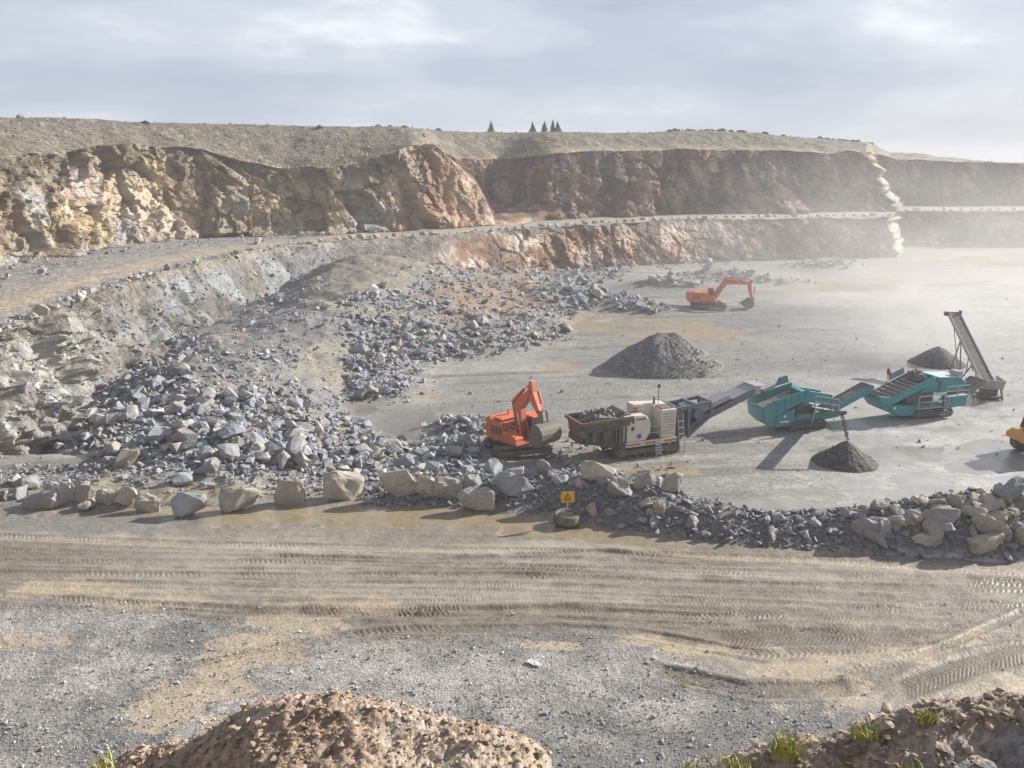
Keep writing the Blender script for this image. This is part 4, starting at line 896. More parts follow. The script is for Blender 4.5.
    sd = (sE - sT).normalized(); sn = Vector((-sd.z, 0, sd.x)); sn = sn if sn.x > 0 else -sn; bc = Vector((bucket_c[0], 0, bucket_c[1]))
    a0 = sT.lerp(sE, .3) + sn * .32 * bscale; a1 = sE - sd * .25 + sn * .38 * bscale
    MB().cyl(a0, a0.lerp(a1, .6), .11 * bscale, 10).build('bucket_cylinder', paintm, st_); MB().cyl(a0.lerp(a1, .6), a1, .055 * bscale, 8).build('cylinder_rod', CHROME, st_)
    k = MB()
    for yy in (-.24, .24): k.bar(a1 + Vector((0, yy, 0)), sE - sd * .5 + Vector((0, yy, 0)), .07, .12).bar(a1 + Vector((0, yy, 0)), bc.lerp(sE, .35) + sn * .3 + Vector((0, yy, 0)), .07, .14)
    k.build('bucket_linkage', STEEL, st_)
    # bucket: curved shell, cheeks, teeth
    B = .82 * bscale; ar = [(B * math.cos(t), B * math.sin(t)) for t in [math.radians(q) for q in range(-40, 201, 24)]]
    def br(p): ca, sa = math.cos(bucket_rot), math.sin(bucket_rot); return (bc.x + p[0] * ca - p[1] * sa, bc.z + p[0] * sa + p[1] * ca)
    bw = .92 * bscale; m = MB(); line = [br(p) for p in [(B * .95, -B * 1.0)] + ar]
    m.sheet(line, -bw, bw, .06)
    ch = [br(p) for p in [(B * .95, -B * 1.0)] + ar]
    m.prism(ch, -bw - .05, -bw); m.prism(ch, bw, bw + .05)
    bk = m.build('bucket', STEEL, root, 0, rz)
    l0 = br((B * .95, -B * 1.0)); l1 = br((B * .95, -B * 1.32)); t_ = MB()
    for i in range(5): yy = -bw + .1 + (2 * bw - .2) * i / 4; t_.bar((l0[0], yy, l0[1]), (l1[0], yy, l1[1]), .13, .09)
    t_.build('bucket_teeth', STEEL, bk)
    return root
R_ = math.radians
ex, ey, ez_ = px_ground(517, 453)
MACHINE_PADS = []
excavator('excavator', (ex, ey, ez_ + .03), R_(17), R_(-48), 'orange crawler excavator with its boom raised and bucket curled beside the crusher hopper',
          [(.45, 1.35), (.25, 3.75), (1.5, 5.0)], (1.62, 5.85), (2.62, 3.4), (2.9, 2.25), R_(-95), ORANGE)
e2 = px_ground(708, 308)
excavator('excavator', e2, R_(1), R_(-3), 'distant orange excavator on the open floor reaching out with its bucket resting on the ground',
          [(.5, 1.6), (2.5, 4.05), (5.9, 3.85)], (6.45, 4.3), (6.5, 1.3), (5.95, .85), R_(-125), ORANGE2, L=4.8, gauge=2.6, hx=(-3.2, .9), htop=2.5, bscale=.95)

def rails(m, pts, h=1.0, r=.05, n=2):
    for a, b in zip(pts[:-1], pts[1:]):
        a, b = Vector(a), Vector(b); L_ = (b - a).length; k = max(1, int(L_ / 1.0))
        for i in range(k + 1): q = a.lerp(b, i / k); m.bar(q, q + Vector((0, 0, h)), r)
        for j in range(n): m.bar(a + Vector((0, 0, h * (1 - j * .5))), b + Vector((0, 0, h * (1 - j * .5))), r)
def ladder(m, a, b, w=.45, r=.05):
    a, b = Vector(a), Vector(b); sd = Vector((w / 2, 0, 0)); m.bar(a - sd, b - sd, r); m.bar(a + sd, b + sd, r)
    for i in range(1, 6): q = a.lerp(b, i / 6); m.bar(q - sd, q + sd, .14, r)
def conveyor(parent, a, b, y0, y1, name='conveyor', mat=BLUEGREY, side=.38, legs=True):
    """inclined belt between xz points a and b: side frames, belt, head and tail drums, rollers"""
    a, b = Vector((a[0], 0, a[1])), Vector((b[0], 0, b[1])); m = MB(); d = (b - a).normalized(); n_ = Vector((-d.z, 0, d.x))
    for y in (y0, y1): m.bar(a + Vector((0, y, 0)), b + Vector((0, y, 0)), .09, side)
    k = int((b - a).length / 1.2) + 1
    for i in range(k + 1): q = a.lerp(b, i / k) - n_ * side * .35; m.bar(q + Vector((0, y0, 0)), q + Vector((0, y1, 0)), .08)
    o = m.build(name, mat, parent)
    be_ = MB(); t0 = a + n_ * side * .30; t1 = b + n_ * side * .30; be_.bar(t0 + Vector((0, (y0 + y1) / 2, 0)), t1 + Vector((0, (y0 + y1) / 2, 0)), abs(y1 - y0) - .14, .035); be_.build('belt', BELT, o)
    MB().cyl(b + Vector((0, y0 + .06, 0)) + n_ * .02, b + Vector((0, y1 - .06, 0)) + n_ * .02, side * .42, 12).build('head_drum', STEEL, o)
    return o
def heap_on(name, cx, cy, z, rx, ry, h, n, parent, cols=(.13, .125, .12), s=(.1, .28), seed=3):
    """a heap of stones lying in a hopper; one mesh of stones"""
    r = random.Random(seed); m = MB(); m.prism([(cx - rx, z), (cx + rx, z), (cx + rx * .4, z + h * .7), (cx - rx * .3, z + h * .8)], cy - ry, cy + ry)
    for i in range(n):
        u, v = r.uniform(-1, 1), r.uniform(-1, 1); zz_ = z + h * max(0, 1 - (u * u + v * v) * .6) * r.uniform(.6, 1.0); q = r.uniform(*s)
        m.box((cx + u * rx, cy + v * ry, zz_), (q * 1.3, q, q * .8), (r.uniform(0, 3), r.uniform(0, 3), r.uniform(0, 3)))
    o = m.build(name, STONE_D, None, 0); o.parent = parent; return o
STONE_D = rock_material('dark_feed_stone', False, [(0, (.17, .165, .165)), (1, (.22, .21, .20))], 2.0, .05, .8)

# ---------- jaw crusher
cxo, cyo, czo = [float(v) for v in at_z(578, 467, 0.0)]
JZ = gh(cxo + 6, cyo + 3)
jc = empty('jaw_crusher', (cxo, cyo, JZ), R_(22)); tag(jc, 'cream and black tracked jaw crusher with stones in its feed hopper', 'crusher')
crawler(jc, 5.9, .35, 5.4, .95, .6, -1); crawler(jc, 5.9, 2.4, 5.4, .95, .6, 1)
MB().prism([(.3, 1.55), (2.7, 1.05), (3.4, .7), (8.6, .7), (9.0, 1.0), (9.0, 1.32), (.3, 2.0)], .45, 2.3).bb(3.3, 8.7, .1, 2.6, 1.0, 1.3).build('chassis', DARK, jc, .02)
h = MB()                                               # hopper with flared plates and posts
h.prism([(0, 3.4), (4.3, 3.5), (4.1, 2.95), (.3, 2.85)], 0.0, .08); h.prism([(0, 3.4), (4.3, 3.5), (4.0, 2.7), (.5, 2.6)], 2.5, 2.58)
h.prism([(-.05, 3.55), (.06, 3.55), (.5, 2.5), (.4, 2.5)], .081, 2.499)
h.bb(.5, 4.1, .35, 2.499, 2.45, 2.62); h.bb(.9, 1.25, -.01, .06, 2.0, 2.84); h.bb(2.9, 3.05, .0, .06, 1.6, 2.9); h.bb(3.7, 3.9, .0, .06, 1.4, 2.9)
h.bb(.35, .6, .02, .22, 1.75, 2.7); h.bb(.35, .6, 2.3, 2.5, 1.75, 2.7); h.bb(1.9, 2.1, .0, .18, 1.6, 2.7); h.bb(3.2, 3.42, .0, .18, 1.4, 2.7); h.bb(2.55, 2.7, .1, .2, 1.5, 2.7)
hp_ = h.build('feed_hopper', DARK, jc, .015)
MB().bar((-.1, -.03, 3.45), (4.4, -.03, 3.56), .13, .2).bar((-.1, 2.6, 3.45), (4.4, 2.6, 3.56), .13, .2).bar((-.08, 0.0, 3.455), (-.08, 2.57, 3.455), .16, .22).build('hopper_rim', RUSTB, hp_)
MB().prism([(-.1, 3.34), (.05, 3.34), (.3, 2.2), (.17, 2.15)], .3, 2.2).build('end_plate', RUSTB, hp_)
hp_.location.z = -.3; hp_.scale = (.95, 1, 1); hp_.location.x = .25
heap_on('feed_stone', 2.25, 1.28, 2.4, 1.75, 1.1, 1.35, 110, jc, s=(.16, .42))
e = MB(); e.cyl((2.4, .1, 2.05), (2.4, 2.4, 2.05), .48, 16).bb(1.0, 3.6, .3, 2.2, 1.9, 2.44); e.cyl((1.2, .12, 2.0), (1.2, .5, 2.0), .3, 12); e.build('feeder', DARK, jc)
jb = MB().prism([(2.9, 1.3), (4.4, 1.3), (4.6, 3.3), (3.9, 3.65), (3.0, 3.3)], .5, 2.3).cyl((3.7, .3, 2.6), (3.7, .5, 2.6), .75, 18).build('jaw_box', DARK, jc, .03)
b1 = MB().prism([(3.7, 1.35), (5.55, 1.35), (5.95, 1.9), (5.95, 2.75), (5.5, 3.28), (3.7, 3.28)], .05, .95).build('control_cabinet', CREAM, jc, .04)
MB().bb(4.32, 4.55, .03, .049, 2.75, 3.1).bb(4.32, 4.55, .03, .049, 2.2, 2.5).build('cabinet_opening', DARK, b1)
MB().cyl((5.0, .02, 1.72), (5.0, .048, 1.72), .2, 16).build('round_mark', BLUEL, b1)
MB().bb(4.7, 5.5, .03, .049, 2.95, 3.08).build('lettering_strip', BLUEGREY, b1)
b2 = MB().prism([(5.3, 1.35), (8.1, 1.35), (8.1, 3.55), (5.2, 3.75)], 1.5, 2.45).bb(6.9, 8.15, .1, 1.49, 1.35, 3.5).build('engine_housing', CREAM, jc, .04)
MB().bb(7.05, 8.0, .3, 1.3, 3.505, 3.56).build('radiator_grille', RUSTB, b2); g = MB()
for i in range(8): g.bb(7.0, 8.05, .075, .096, 1.6 + .22 * i, 1.68 + .22 * i)
g.build('louvre_shade', paint('cream_shadow_gap', (.42, .38, .31), .6), b2)  # darker cream strips paint the shade of the louvre gaps
MB().bb(5.25, 5.6, 1.46, 1.497, 2.9, 3.5).build('red_panel', REDS, b2)
MB().bb(3.9, 8.2, .0, .098, .95, 1.33).build('side_skirt', CREAM, jc, .01); sk = MB().bb(4.0, 5.1, -.02, -.002, 1.06, 1.2).bb(5.5, 6.7, -.02, -.002, 1.06, 1.2).bb(7.1, 8.1, -.02, -.002, 1.06, 1.2).build('red_stripe', REDS, jc)
m = MB(); rails(m, [(5.6, .1, 1.35), (6.85, .1, 1.35)], 1.0); rails(m, [(3.7, .12, 3.3), (5.4, .12, 3.3)], .45, .04); m.build('handrail', RAIL, jc)
m = MB(); ladder(m, (6.55, -.3, .1), (6.55, -.05, 1.35)); m.build('ladder', RAIL, jc); m = MB(); ladder(m, (8.55, -.35, .1), (8.45, -.02, 3.0)); m.build('ladder', RAIL, jc)
MB().cyl((7.6, 1.8, 3.5), (7.6, 1.8, 4.75), .03, 8).bb(7.52, 7.7, 1.73, 1.87, 4.75, 5.0).cyl((7.1, 1.6, 3.5), (7.1, 1.6, 4.1), .09, 8).build('lamp_mast', DARK, jc)
f = MB()                                               # discharge frame
for y in (.45, 2.1): f.bar((8.75, y, 1.2), (8.75, y, 3.35), .55, .2, (1, 0, 0)).bar((9.5, y, 1.0), (9.4, y, 3.3), .35, .2, (1, 0, 0)).bar((8.3, y, 3.3), (11.4, y, 3.55), .2, .26).bar((9.4, y, 1.0), (11.5, y, 2.5), .16, .2).bar((11.4, y, 3.55), (11.6, y, 2.6), .16, .2)
f.bar((8.3, .45, 3.45), (8.3, 2.1, 3.45), .2).bar((11.35, .45, 3.6), (11.35, 2.1, 3.6), .2).bar((9.9, .45, 3.55), (9.9, 2.1, 3.55), .2).cyl((10.3, .3, 2.75), (10.3, 2.3, 2.75), .42, 14).bb(8.9, 10.0, .6, 2.0, 2.5, 3.2)
f.build('discharge_frame', BLUEGREY, jc)
conveyor(jc, (8.7, 1.0), (11.2, 2.45), .6, 1.95, 'lower_conveyor', BLUEGREY, .4)
cv = conveyor(jc, (10.9, 2.3), (15.9, 4.05), .55, 2.0, 'discharge_conveyor', BLUEGREY, .5)
MB().prism([(11.0, 2.75), (13.4, 3.55), (13.3, 3.9), (11.5, 3.35)], .62, 1.92).prism([(13.45, 3.5), (15.6, 4.25), (15.6, 4.35), (13.45, 3.62)], .5, 2.05).build('belt_cover', PLATE, cv, .02)
MB().bb(15.5, 16.6, .45, 2.1, 4.36, 4.42).bb(15.5, 16.05, .5, 2.05, 3.7, 4.355).build('head_guard', PLATE, cv, .02)
MB().bar((16.0, .7, 3.9), (16.5, .7, 3.5), .12, .5).bar((16.0, 1.8, 3.9), (16.5, 1.8, 3.5), .12, .5).build('scraper', DARK, cv)

# ---------- first teal screener
ox, oy, oz = [float(v) for v in at_z(762, 434, 0.0)]
s1 = empty('screener', (ox, oy, gh(ox + 5, oy + 2)), R_(18)); tag(s1, 'teal tracked screener fed by the crusher conveyor and dropping dark grit', 'screener')
crawler(s1, 4.5, .3, 3.4, .7, .5, -1, STEEL); crawler(s1, 4.5, 2.1, 3.4, .7, .5, 1, STEEL)
MB().prism([(.05, 1.25), (.9, .55), (3.0, .4), (7.6, .8), (7.6, 1.15), (3.0, 1.2), (.05, 2.15)], .25, 2.2).build('hull', TEAL, s1, .03)
p_ = MB().prism([(1.3, .5), (2.95, .45), (3.1, 1.95), (1.5, 1.55)], .12, .249).build('side_panel', TEAL, s1, .02)
MB().cyl((2.15, .1, 1.35), (2.15, .119, 1.35), .13, 12).build('round_mark', WHITEL, p_); MB().bb(1.75, 2.55, .1, .119, .82, .98).build('lettering_strip', WHITEL, p_)
fh = MB(); fh.prism([(.85, 2.75), (4.2, 3.5), (4.3, 2.75), (1.25, 1.5)], .0, .1).prism([(.85, 2.75), (4.2, 3.5), (4.3, 2.75), (1.25, 1.5)], 2.35, 2.45).prism([(.0, 2.3), (.9, 2.8), (1.3, 1.5), (.2, 1.35)], .0, .1).prism([(.0, 2.3), (.9, 2.8), (1.3, 1.5), (.2, 1.35)], 2.35, 2.45).prism([(0, 2.3), (.1, 2.3), (.3, 1.3), (.2, 1.3)], .101, 2.349)
for i in range(5): xx = 1.3 + .65 * i; fh.box((xx, -.03, 2.05 + .22 * i + .25), (.1, .06, .95 - .06 * i))
fhp = fh.build('feed_hopper', TEAL, s1, .01)
MB().prism([(.5, 1.9), (4.3, 2.9), (4.3, 2.98), (.5, 2.0)], .12, 2.33).build('belt', BELT, fhp)
MB().prism([(2.6, 3.3), (3.9, 3.55), (3.7, 4.15), (2.9, 4.0)], 2.36, 2.44).build('rear_flap', TEALD, fhp); MB().prism([(1.0, 2.8), (2.6, 3.2), (2.6, 3.45), (1.1, 3.0)], 2.36, 2.43).build('rear_flap', PLATE, fhp)
MB().bb(3.0, 4.2, .5, 2.0, 1.2, 2.5).cyl((3.6, .2, 2.0), (3.6, 2.2, 2.0), .3, 12).bb(3.4, 5.2, .45, 2.05, 1.15, 1.9).build('engine', DARK, s1)
sc = MB(); sc.prism([(4.15, 2.35), (4.15, 3.3), (6.9, 2.7), (6.9, 1.75)], .45, .55).prism([(4.15, 2.35), (4.15, 3.3), (6.9, 2.7), (6.9, 1.75)], 2.0, 2.1).prism([(4.15, 2.75), (4.15, 2.85), (6.9, 2.25), (6.9, 2.15)], .551, 1.999); sc.bb(3.9, 4.5, .3, 2.2, 2.0, 3.2)
scr = sc.build('screen_box', TEAL, s1, .015)
MB().prism([(4.2, 2.98), (4.2, 3.04), (6.85, 2.45), (6.85, 2.39)], .56, 1.99).build('screen_mesh', BELT, scr)
w2_ = MB(); w2_.prism([(4.6, 2.0), (7.0, 1.45), (7.0, 1.38), (4.6, 1.93)], -.35, .4); w2_.build('walkway', PLATE, s1)
m = MB()
for a, b in zip([(4.6, -.33, 2.0), (5.4, -.33, 1.82), (6.2, -.33, 1.63)], [(5.4, -.33, 1.82), (6.2, -.33, 1.63), (7.0, -.33, 1.45)]): rails(m, [a, b], 1.0, .06)
m.bar((4.7, -.3, 1.95), (4.5, -.3, .7), .07); m.build('handrail', RAIL, s1)
MB().bar((3.4, .2, 1.25), (8.0, .2, 1.1), .2, .3).bar((3.4, 2.1, 1.25), (8.0, 2.1, 1.1), .2, .3).bar((6.4, .2, 1.2), (6.8, .2, 1.9), .15).build('main_beam', TEALD, s1)
conveyor(s1, (6.6, 1.15), (10.9, 2.95), .45, 1.75, 'discharge_conveyor', TEAL, .5)
# side conveyor reaching towards the dark cone
def free_conveyor(parent, a, b, wid, name, mat, side=.3):
    a, b = Vector(a), Vector(b); d = (b - a).normalized(); l = Vector((0, 0, 1)).cross(d).normalized(); u = d.cross(l); m = MB()
    for s_ in (-1, 1): m.bar(a + l * wid / 2 * s_, b + l * wid / 2 * s_, .08, side)
    k = int((b - a).length / 1.3) + 1
    for i in range(k + 1): q = a.lerp(b, i / k) - u * side * .35; m.bar(q - l * wid / 2, q + l * wid / 2, .07)
    o = m.build(name, mat, parent); MB().bar(a + u * side * .3, b + u * side * .3, wid - .12, .035).build('belt', BELT, o); MB().cyl(b - l * (wid / 2 - .05), b + l * (wid / 2 - .05), side * .45, 12).build('head_drum', STEEL, o); return o
bpy.context.view_layer.update()
inv1 = (Matrix.Translation(s1.location) @ Matrix.Rotation(R_(18), 4, 'Z')).inverted()
tipw = Vector([float(v) for v in at_d(841, 412.5, 60.6)]); tl = inv1 @ tipw
free_conveyor(s1, (6.4, .6, 1.25), tl, .75, 'side_conveyor', TEALD, .28)

# ---------- second teal screener
ox, oy, oz = [float(v) for v in at_z(877, 423, 0.0)]
s2 = empty('screener', (ox, oy, gh(ox + 5, oy + 2)), R_(17)); tag(s2, 'teal tracked screener with railed walkway and engine house next to the tall stacking conveyor', 'screener')
crawler(s2, 5.9, .3, 4.0, .7, .5, -1); crawler(s2, 5.9, 2.2, 4.0, .7, .5, 1)
MB().prism([(.0, 1.95), (.8, 1.1), (2.4, .4), (3.9, .35), (8.6, .75), (8.6, 1.1), (3.9, 1.25), (1.6, 1.5), (.1, 2.4)], .25, 2.3).build('hull', TEAL, s2, .03)
p_ = MB().prism([(1.2, 1.0), (2.5, .45), (3.8, .4), (3.8, 1.2), (1.7, 1.45)], .14, .249).build('side_panel', TEAL, s2, .02); MB().cyl((1.75, .115, 1.2), (1.75, .138, 1.2), .12, 12).build('round_mark', WHITEL, p_)
fh = MB(); fh.prism([(1.3, 2.2), (5.3, 3.75), (5.7, 3.6), (5.5, 3.2), (1.5, 1.6)], .0, .12).prism([(1.3, 2.2), (5.3, 3.75), (5.7, 3.6), (5.5, 3.2), (1.5, 1.6)], 2.4, 2.52).prism([(0, 2.4), (1.35, 2.2), (1.5, 1.6), (.15, 1.85)], .0, .1).prism([(0, 2.4), (1.35, 2.2), (1.5, 1.6), (.15, 1.85)], 2.42, 2.52)
fhp = fh.build('feed_hopper', TEAL, s2, .015)
MB().prism([(.2, 1.8), (5.3, 3.3), (5.3, 3.4), (.2, 1.95)], .13, 2.39).build('belt', RUSTB, fhp); m = MB()
for i in range(6): xx = 1.3 + .55 * i; m.bar((xx, .15, 2.25 + .3 * .55 * i), (xx, 2.38, 2.25 + .3 * .55 * i), .1, .14)
m.build('grizzly_bars', PLATE, fhp); MB().prism([(2.9, 2.95), (4.5, 3.55), (4.3, 4.05), (2.8, 3.5)], 2.44, 2.5).build('rear_flap', PLATE, fhp)
heap_on('feed_stone', 4.7, 1.3, 3.3, .6, .8, .7, 36, s2, s=(.12, .3), seed=8)
MB().cyl((2.7, 2.47, 2.7), (2.7, 2.47, 4.15), .03, 6).build('flag_pole', STEEL, fhp); MB().prism([(2.68, 3.55), (3.1, 3.45), (2.95, 3.75), (2.75, 4.1), (2.6, 3.9)], 2.4, 2.53).build('red_flag', REDC, fhp)
MB().bb(3.6, 5.9, .4, 2.1, 1.3, 2.5).cyl((3.3, .3, 1.75), (3.3, 2.2, 1.75), .3, 12).build('crushing_chamber', DARK, s2)
MB().prism([(4.4, 2.3), (6.4, 2.3), (6.4, 3.2), (5.0, 3.1)], .3, 2.2).build('body_panel', TEAL, s2, .03)
eh = MB().prism([(6.2, 2.15), (9.1, 2.15), (9.2, 2.9), (8.6, 3.35), (6.2, 3.5)], .3, 2.3).build('engine_house', TEAL, s2, .04); MB().prism([(6.15, 3.52), (8.6, 3.37), (8.6, 3.42), (6.15, 3.57)], .25, 2.35).build('engine_house_roof', paint('sunlit_teal_roof', (.42, .60, .60), .35, 0, .5, (.6, .6, .57)), eh)  # roof colour holds the whitish teal of its lit top
MB().bb(6.3, 6.5, .27, .299, 2.3, 3.2).build('door_gap', DARK, eh)
MB().bb(6.7, 8.9, -.3, .2, .95, 1.85).build('fuel_tank', TEAL, s2, .03); MB().bb(6.6, 9.0, -.35, .29, 1.86, 1.93).bb(3.7, 6.58, -.4, .3, 1.05, 1.12).build('walkway', PLATE, s2)
m = MB(); rails(m, [(3.75, -.38, 1.12), (6.5, -.38, 1.12)], 1.05, .055, 2); rails(m, [(6.6, -.33, 1.93), (9.0, -.33, 1.93)], .9, .055, 2); m.build('handrail', RAIL, s2)
m = MB(); ladder(m, (6.6, -.55, .15), (6.6, -.42, 1.9), .4); m.build('ladder', RAIL, s2); MB().bb(8.2, 8.7, .3, 1.2, 3.0, 3.9).cyl((8.9, 1.0, 2.9), (8.9, 1.0, 3.7), .09, 8).build('exhaust_box', PLATE, s2)
conveyor(s2, (8.4, 1.0), (11.3, 2.75), .45, 1.9, 'discharge_conveyor', BLUEGREY, .45)

# ---------- stacking conveyor and the cones
bx0 = Vector([float(v) for v in at_z(988, 397, 0.0)]); hx0 = Vector([float(v) for v in at_d(954, 313.5, 89.5)])
ang = math.atan2(hx0.y - bx0.y, hx0.x - bx0.x); Ls = math.hypot(hx0.x - bx0.x, hx0.y - bx0.y)
sk_ = empty('stacking_conveyor', (bx0.x, bx0.y, gh(bx0.x, bx0.y)), ang); tag(sk_, 'tall grey stacking conveyor rising above the hazy grit cone', 'conveyor')
cv = conveyor(sk_, (.2, 1.15), (Ls, hx0.z), -.55, .55, 'belt_frame', PLATE, .42)
m = MB(); tz = lambda x: 1.15 + (hx0.z - 1.15) * (x - .2) / (Ls - .2)
for y in (-.5, .5): m.bar((Ls * .62, y, tz(Ls * .62)), (Ls * .45, y * 1.6, .1), .1).bar((Ls * .62, y, tz(Ls * .62)), (Ls * .72, y * 1.6, .1), .09).bar((Ls * .28, y, tz(Ls * .28)), (Ls * .45, y * 1.6, .15), .09).bar((Ls * .85, y, tz(Ls * .85)), (Ls * .55, y * 1.4, .9), .06)
m.bar((Ls * .45, -.8, .2), (Ls * .45, .8, .2), .12); m.build('support_leg', STEEL, sk_)
for y in (-.95, .95): MB().cyl((Ls * .45, y - .12, .42), (Ls * .45, y + .12, .42), .42, 16).build('wheel', RUBBER, sk_)
MB().prism([(-1.2, 1.9), (1.4, 1.9), (.9, .95), (-.7, .95)], -.95, -.87).prism([(-1.2, 1.9), (1.4, 1.9), (.9, .95), (-.7, .95)], .87, .95).prism([(-1.2, 1.9), (-1.1, 1.9), (-.6, .95), (-.7, .95)], -.869, .869).build('tail_hopper', PLATE, sk_)
MB().bar((-.6, -.8, 1.0), (-.8, -1.0, 0), .14).bar((-.6, .8, 1.0), (-.8, 1.0, 0), .14).bar((.9, -.8, 1.0), (1.1, -1.0, 0), .14).bar((.9, .8, 1.0), (1.1, 1.0, 0), .14).bb(-1.0, 1.2, -.9, .9, .12, .3).bb(-.5, .8, -.6, .6, .31, .9).build('tail_stand', STEEL, sk_)
MB().bb(Ls - .35, Ls + .35, -.68, -.56, hx0.z - .3, hx0.z + .35).bb(Ls - .3, Ls + .2, .56, .95, hx0.z - .2, hx0.z + .2).build('head_guard', RUSTB, cv)

def cone_pile(name, px, py, zbase, r, h, seed, colv, label, grp=None, sx=1.0, stone=.05, npeb=900, ridge=0.0, yaw=0.0):
    """heap of crushed stone: noisy cone with slides and loose pebbles at its foot, one mesh"""
    x, y, _ = [float(v) for v in at_z(px, py, zbase)]; nr_, na_ = 46, 120
    rr_ = np.linspace(0, 1, nr_)[:, None]; aa = np.linspace(0, 2 * math.pi, na_, endpoint=False)[None, :]
    lob = 1 + (.16 if stone > .1 else .09) * fbm(np.cos(aa) * 1.5 + seed, np.sin(aa) * 1.5, 0, 3, seed)
    Rr = rr_ * r * 1.12 * lob; X = Rr * np.cos(aa) * sx; Y = Rr * np.sin(aa)
    ridge_d = np.hypot(np.maximum(np.abs(X) - ridge, 0) / sx, Y)
    Z = h * (np.clip(1 - ridge_d / (r * lob), 0, 1) - .06 * np.exp(-(ridge_d / (.16 * r)) ** 2))
    sl = fbm(np.cos(aa) * 5 + 0 * rr_, np.sin(aa) * 5 + 0 * rr_, rr_ * .8, 4, seed + 9) * np.sin(np.pi * np.clip(rr_, 0, 1)) * .028 * h
    Z = Z + sl + .05 * h * fbm(X / (.35 * r), Y / (.35 * r), seed, 3, seed + 4) * sstep(1, .8, rr_) + .035 * fbm(X / .3, Y / .3, 0, 3, seed + 5) - .05 * rr_ ** 6; foot = sstep(.88, 1.0, rr_); Z = Z - foot * .12
    Xr, Yr = X * math.cos(yaw) - Y * math.sin(yaw), X * math.sin(yaw) + Y * math.cos(yaw); X, Y = Xr, Yr
    gz = ground_h(X + x, Y + y); Z = Z + gz - gh(x, y)
    i = np.arange(nr_ * na_).reshape(nr_, na_); j = np.roll(i, -1, 1); Fq = np.stack([i[:-1], j[:-1], j[1:], i[1:]], -1).reshape(-1, 4)
    V = np.stack([X, Y, Z], -1).reshape(-1, 3); Fq = np.concatenate([Fq[:, [0, 1, 2]], Fq[:, [0, 2, 3]]]); cv_ = np.array(colv) * (1 + .16 * fbm(X / .8, Y / .8, 0, 4, seed + 2)[..., None] + 1.0 * sl[..., None] / h); 
    C_ = np.concatenate([cv_, 0 * Z[..., None]], -1).reshape(-1, 4); Vs, Fs, Cs = [V], [Fq], [C_]; off = len(V)
    r_ = np.random.default_rng(seed)
    for k in range(npeb):
        P = np.array([v.co[:] for v in small_v[k % 6].vertices]); Fp = np.array([p.vertices[:] for p in small_v[k % 6].polygons]); a = r_.uniform(0, 6.28); q = r * (1.02 - abs(r_.normal(0, .28)) + .1 * (r_.random() < .3)); q = abs(q)
        xx, yy = q * math.cos(a) * sx, q * math.sin(a); xx, yy = xx * math.cos(yaw) - yy * math.sin(yaw), xx * math.sin(yaw) + yy * math.cos(yaw)
        zz_ = h * max(0, 1 - (q / r if ridge == 0 else math.hypot(max(abs(q * math.cos(a) * sx) - ridge, 0) / sx, q * math.sin(a)) / r)) + gh0(xx + x, yy + y) - GH0[0]
        s_ = stone * math.exp(r_.normal(0, .5)); Vs.append(P * s_ + [xx, yy, zz_ + s_ * .1]); Fs.append(Fp + off); off += len(P); Cs.append(np.repeat((np.array(list(colv) + [0]) * r_.uniform(.8, 1.5))[None], len(P), 0))
    me = mesh_np(name, np.concatenate(Vs), np.concatenate(Fs), np.concatenate(Cs), False); o = link(name, me, GRIT); o.location = (x, y, gh(x, y)); return tag(o, label, 'stone pile', grp)
GH0 = [0.0]
def gh0(x, y): return 0.0
GRIT = ground_material('crushed_stone', 5.0, 0.05, .25, .4, 1.5)
cone_pile('stone_pile', 664, 367, 0.0, 5.1, 4.1, 21, (.165, .16, .157), 'broad grey crushed stone pile standing alone in the middle of the floor', None, 1.12, .13, 1500, 0.9, R_(8))
cone_pile('stone_pile', 845, 461, 0.0, 2.35, 1.75, 22, (.075, .073, .072), 'small dark grit cone under the falling stream from the screener', None, 1.0, .05, 700)
cone_pile('stone_pile', 937, 363, 0.0, 3.0, 2.15, 23, (.10, .098, .10), 'hazy dark grit cone under the head of the stacking conveyor', None, 1.0, .06, 500)
# grit falling from the side conveyor
px_c, py_c, _ = [float(v) for v in at_z(845, 461, 0.0)]; nst = 700; tt = rng.random(nst); top = tipw.z - .15; bot = 1.6
sx_ = tipw.x + (px_c - tipw.x) * tt ** .7 + rng.normal(0, .07, nst) + .0; sy_ = tipw.y + (py_c - tipw.y) * tt ** .7 + rng.normal(0, .09, nst); sz_ = top + (bot - top) * tt ** 1.15
bake_rocks('falling_grit', sx_, sy_, sz_, np.clip(rng.normal(.07, .03, nst), .03, .14), rock_cols(nst, np.ones(nst)) * np.array([.5, .5, .5, 1]), BULK, small_v[:6])

# ---------- yellow dump truck entering at the right
tx, ty, tz0 = [float(v) for v in at_z(1027, 460, 0.0)]
tk = empty('dump_truck', (tx + .15, ty + 1.3, gh(tx, ty)), R_(6)); tag(tk, 'yellow dump truck just entering at the edge of the floor', 'truck')
for x_ in (.95, 5.2, 6.9):
    for y_ in (-1.15, 1.15):
        wl_ = MB().cyl((x_, y_ - .32, .8), (x_, y_ + .32, .8), .8, 22).build('wheel', RUBBER, tk, .05); MB().cyl((x_, y_ + (.325 if y_ > 0 else -.325), .8), (x_, y_ + (.36 if y_ > 0 else -.36), .8), .42, 14).build('rim', YELLOW, wl_)
MB().bb(.3, 8.0, -.6, .6, .75, 1.25).build('chassis', DARK, tk); MB().prism([(-.35, 1.15), (2.2, 1.15), (2.2, 1.95), (.1, 1.8), (-.35, 1.5)], -1.3, 1.3).build('bonnet', YELLOW, tk, .04)
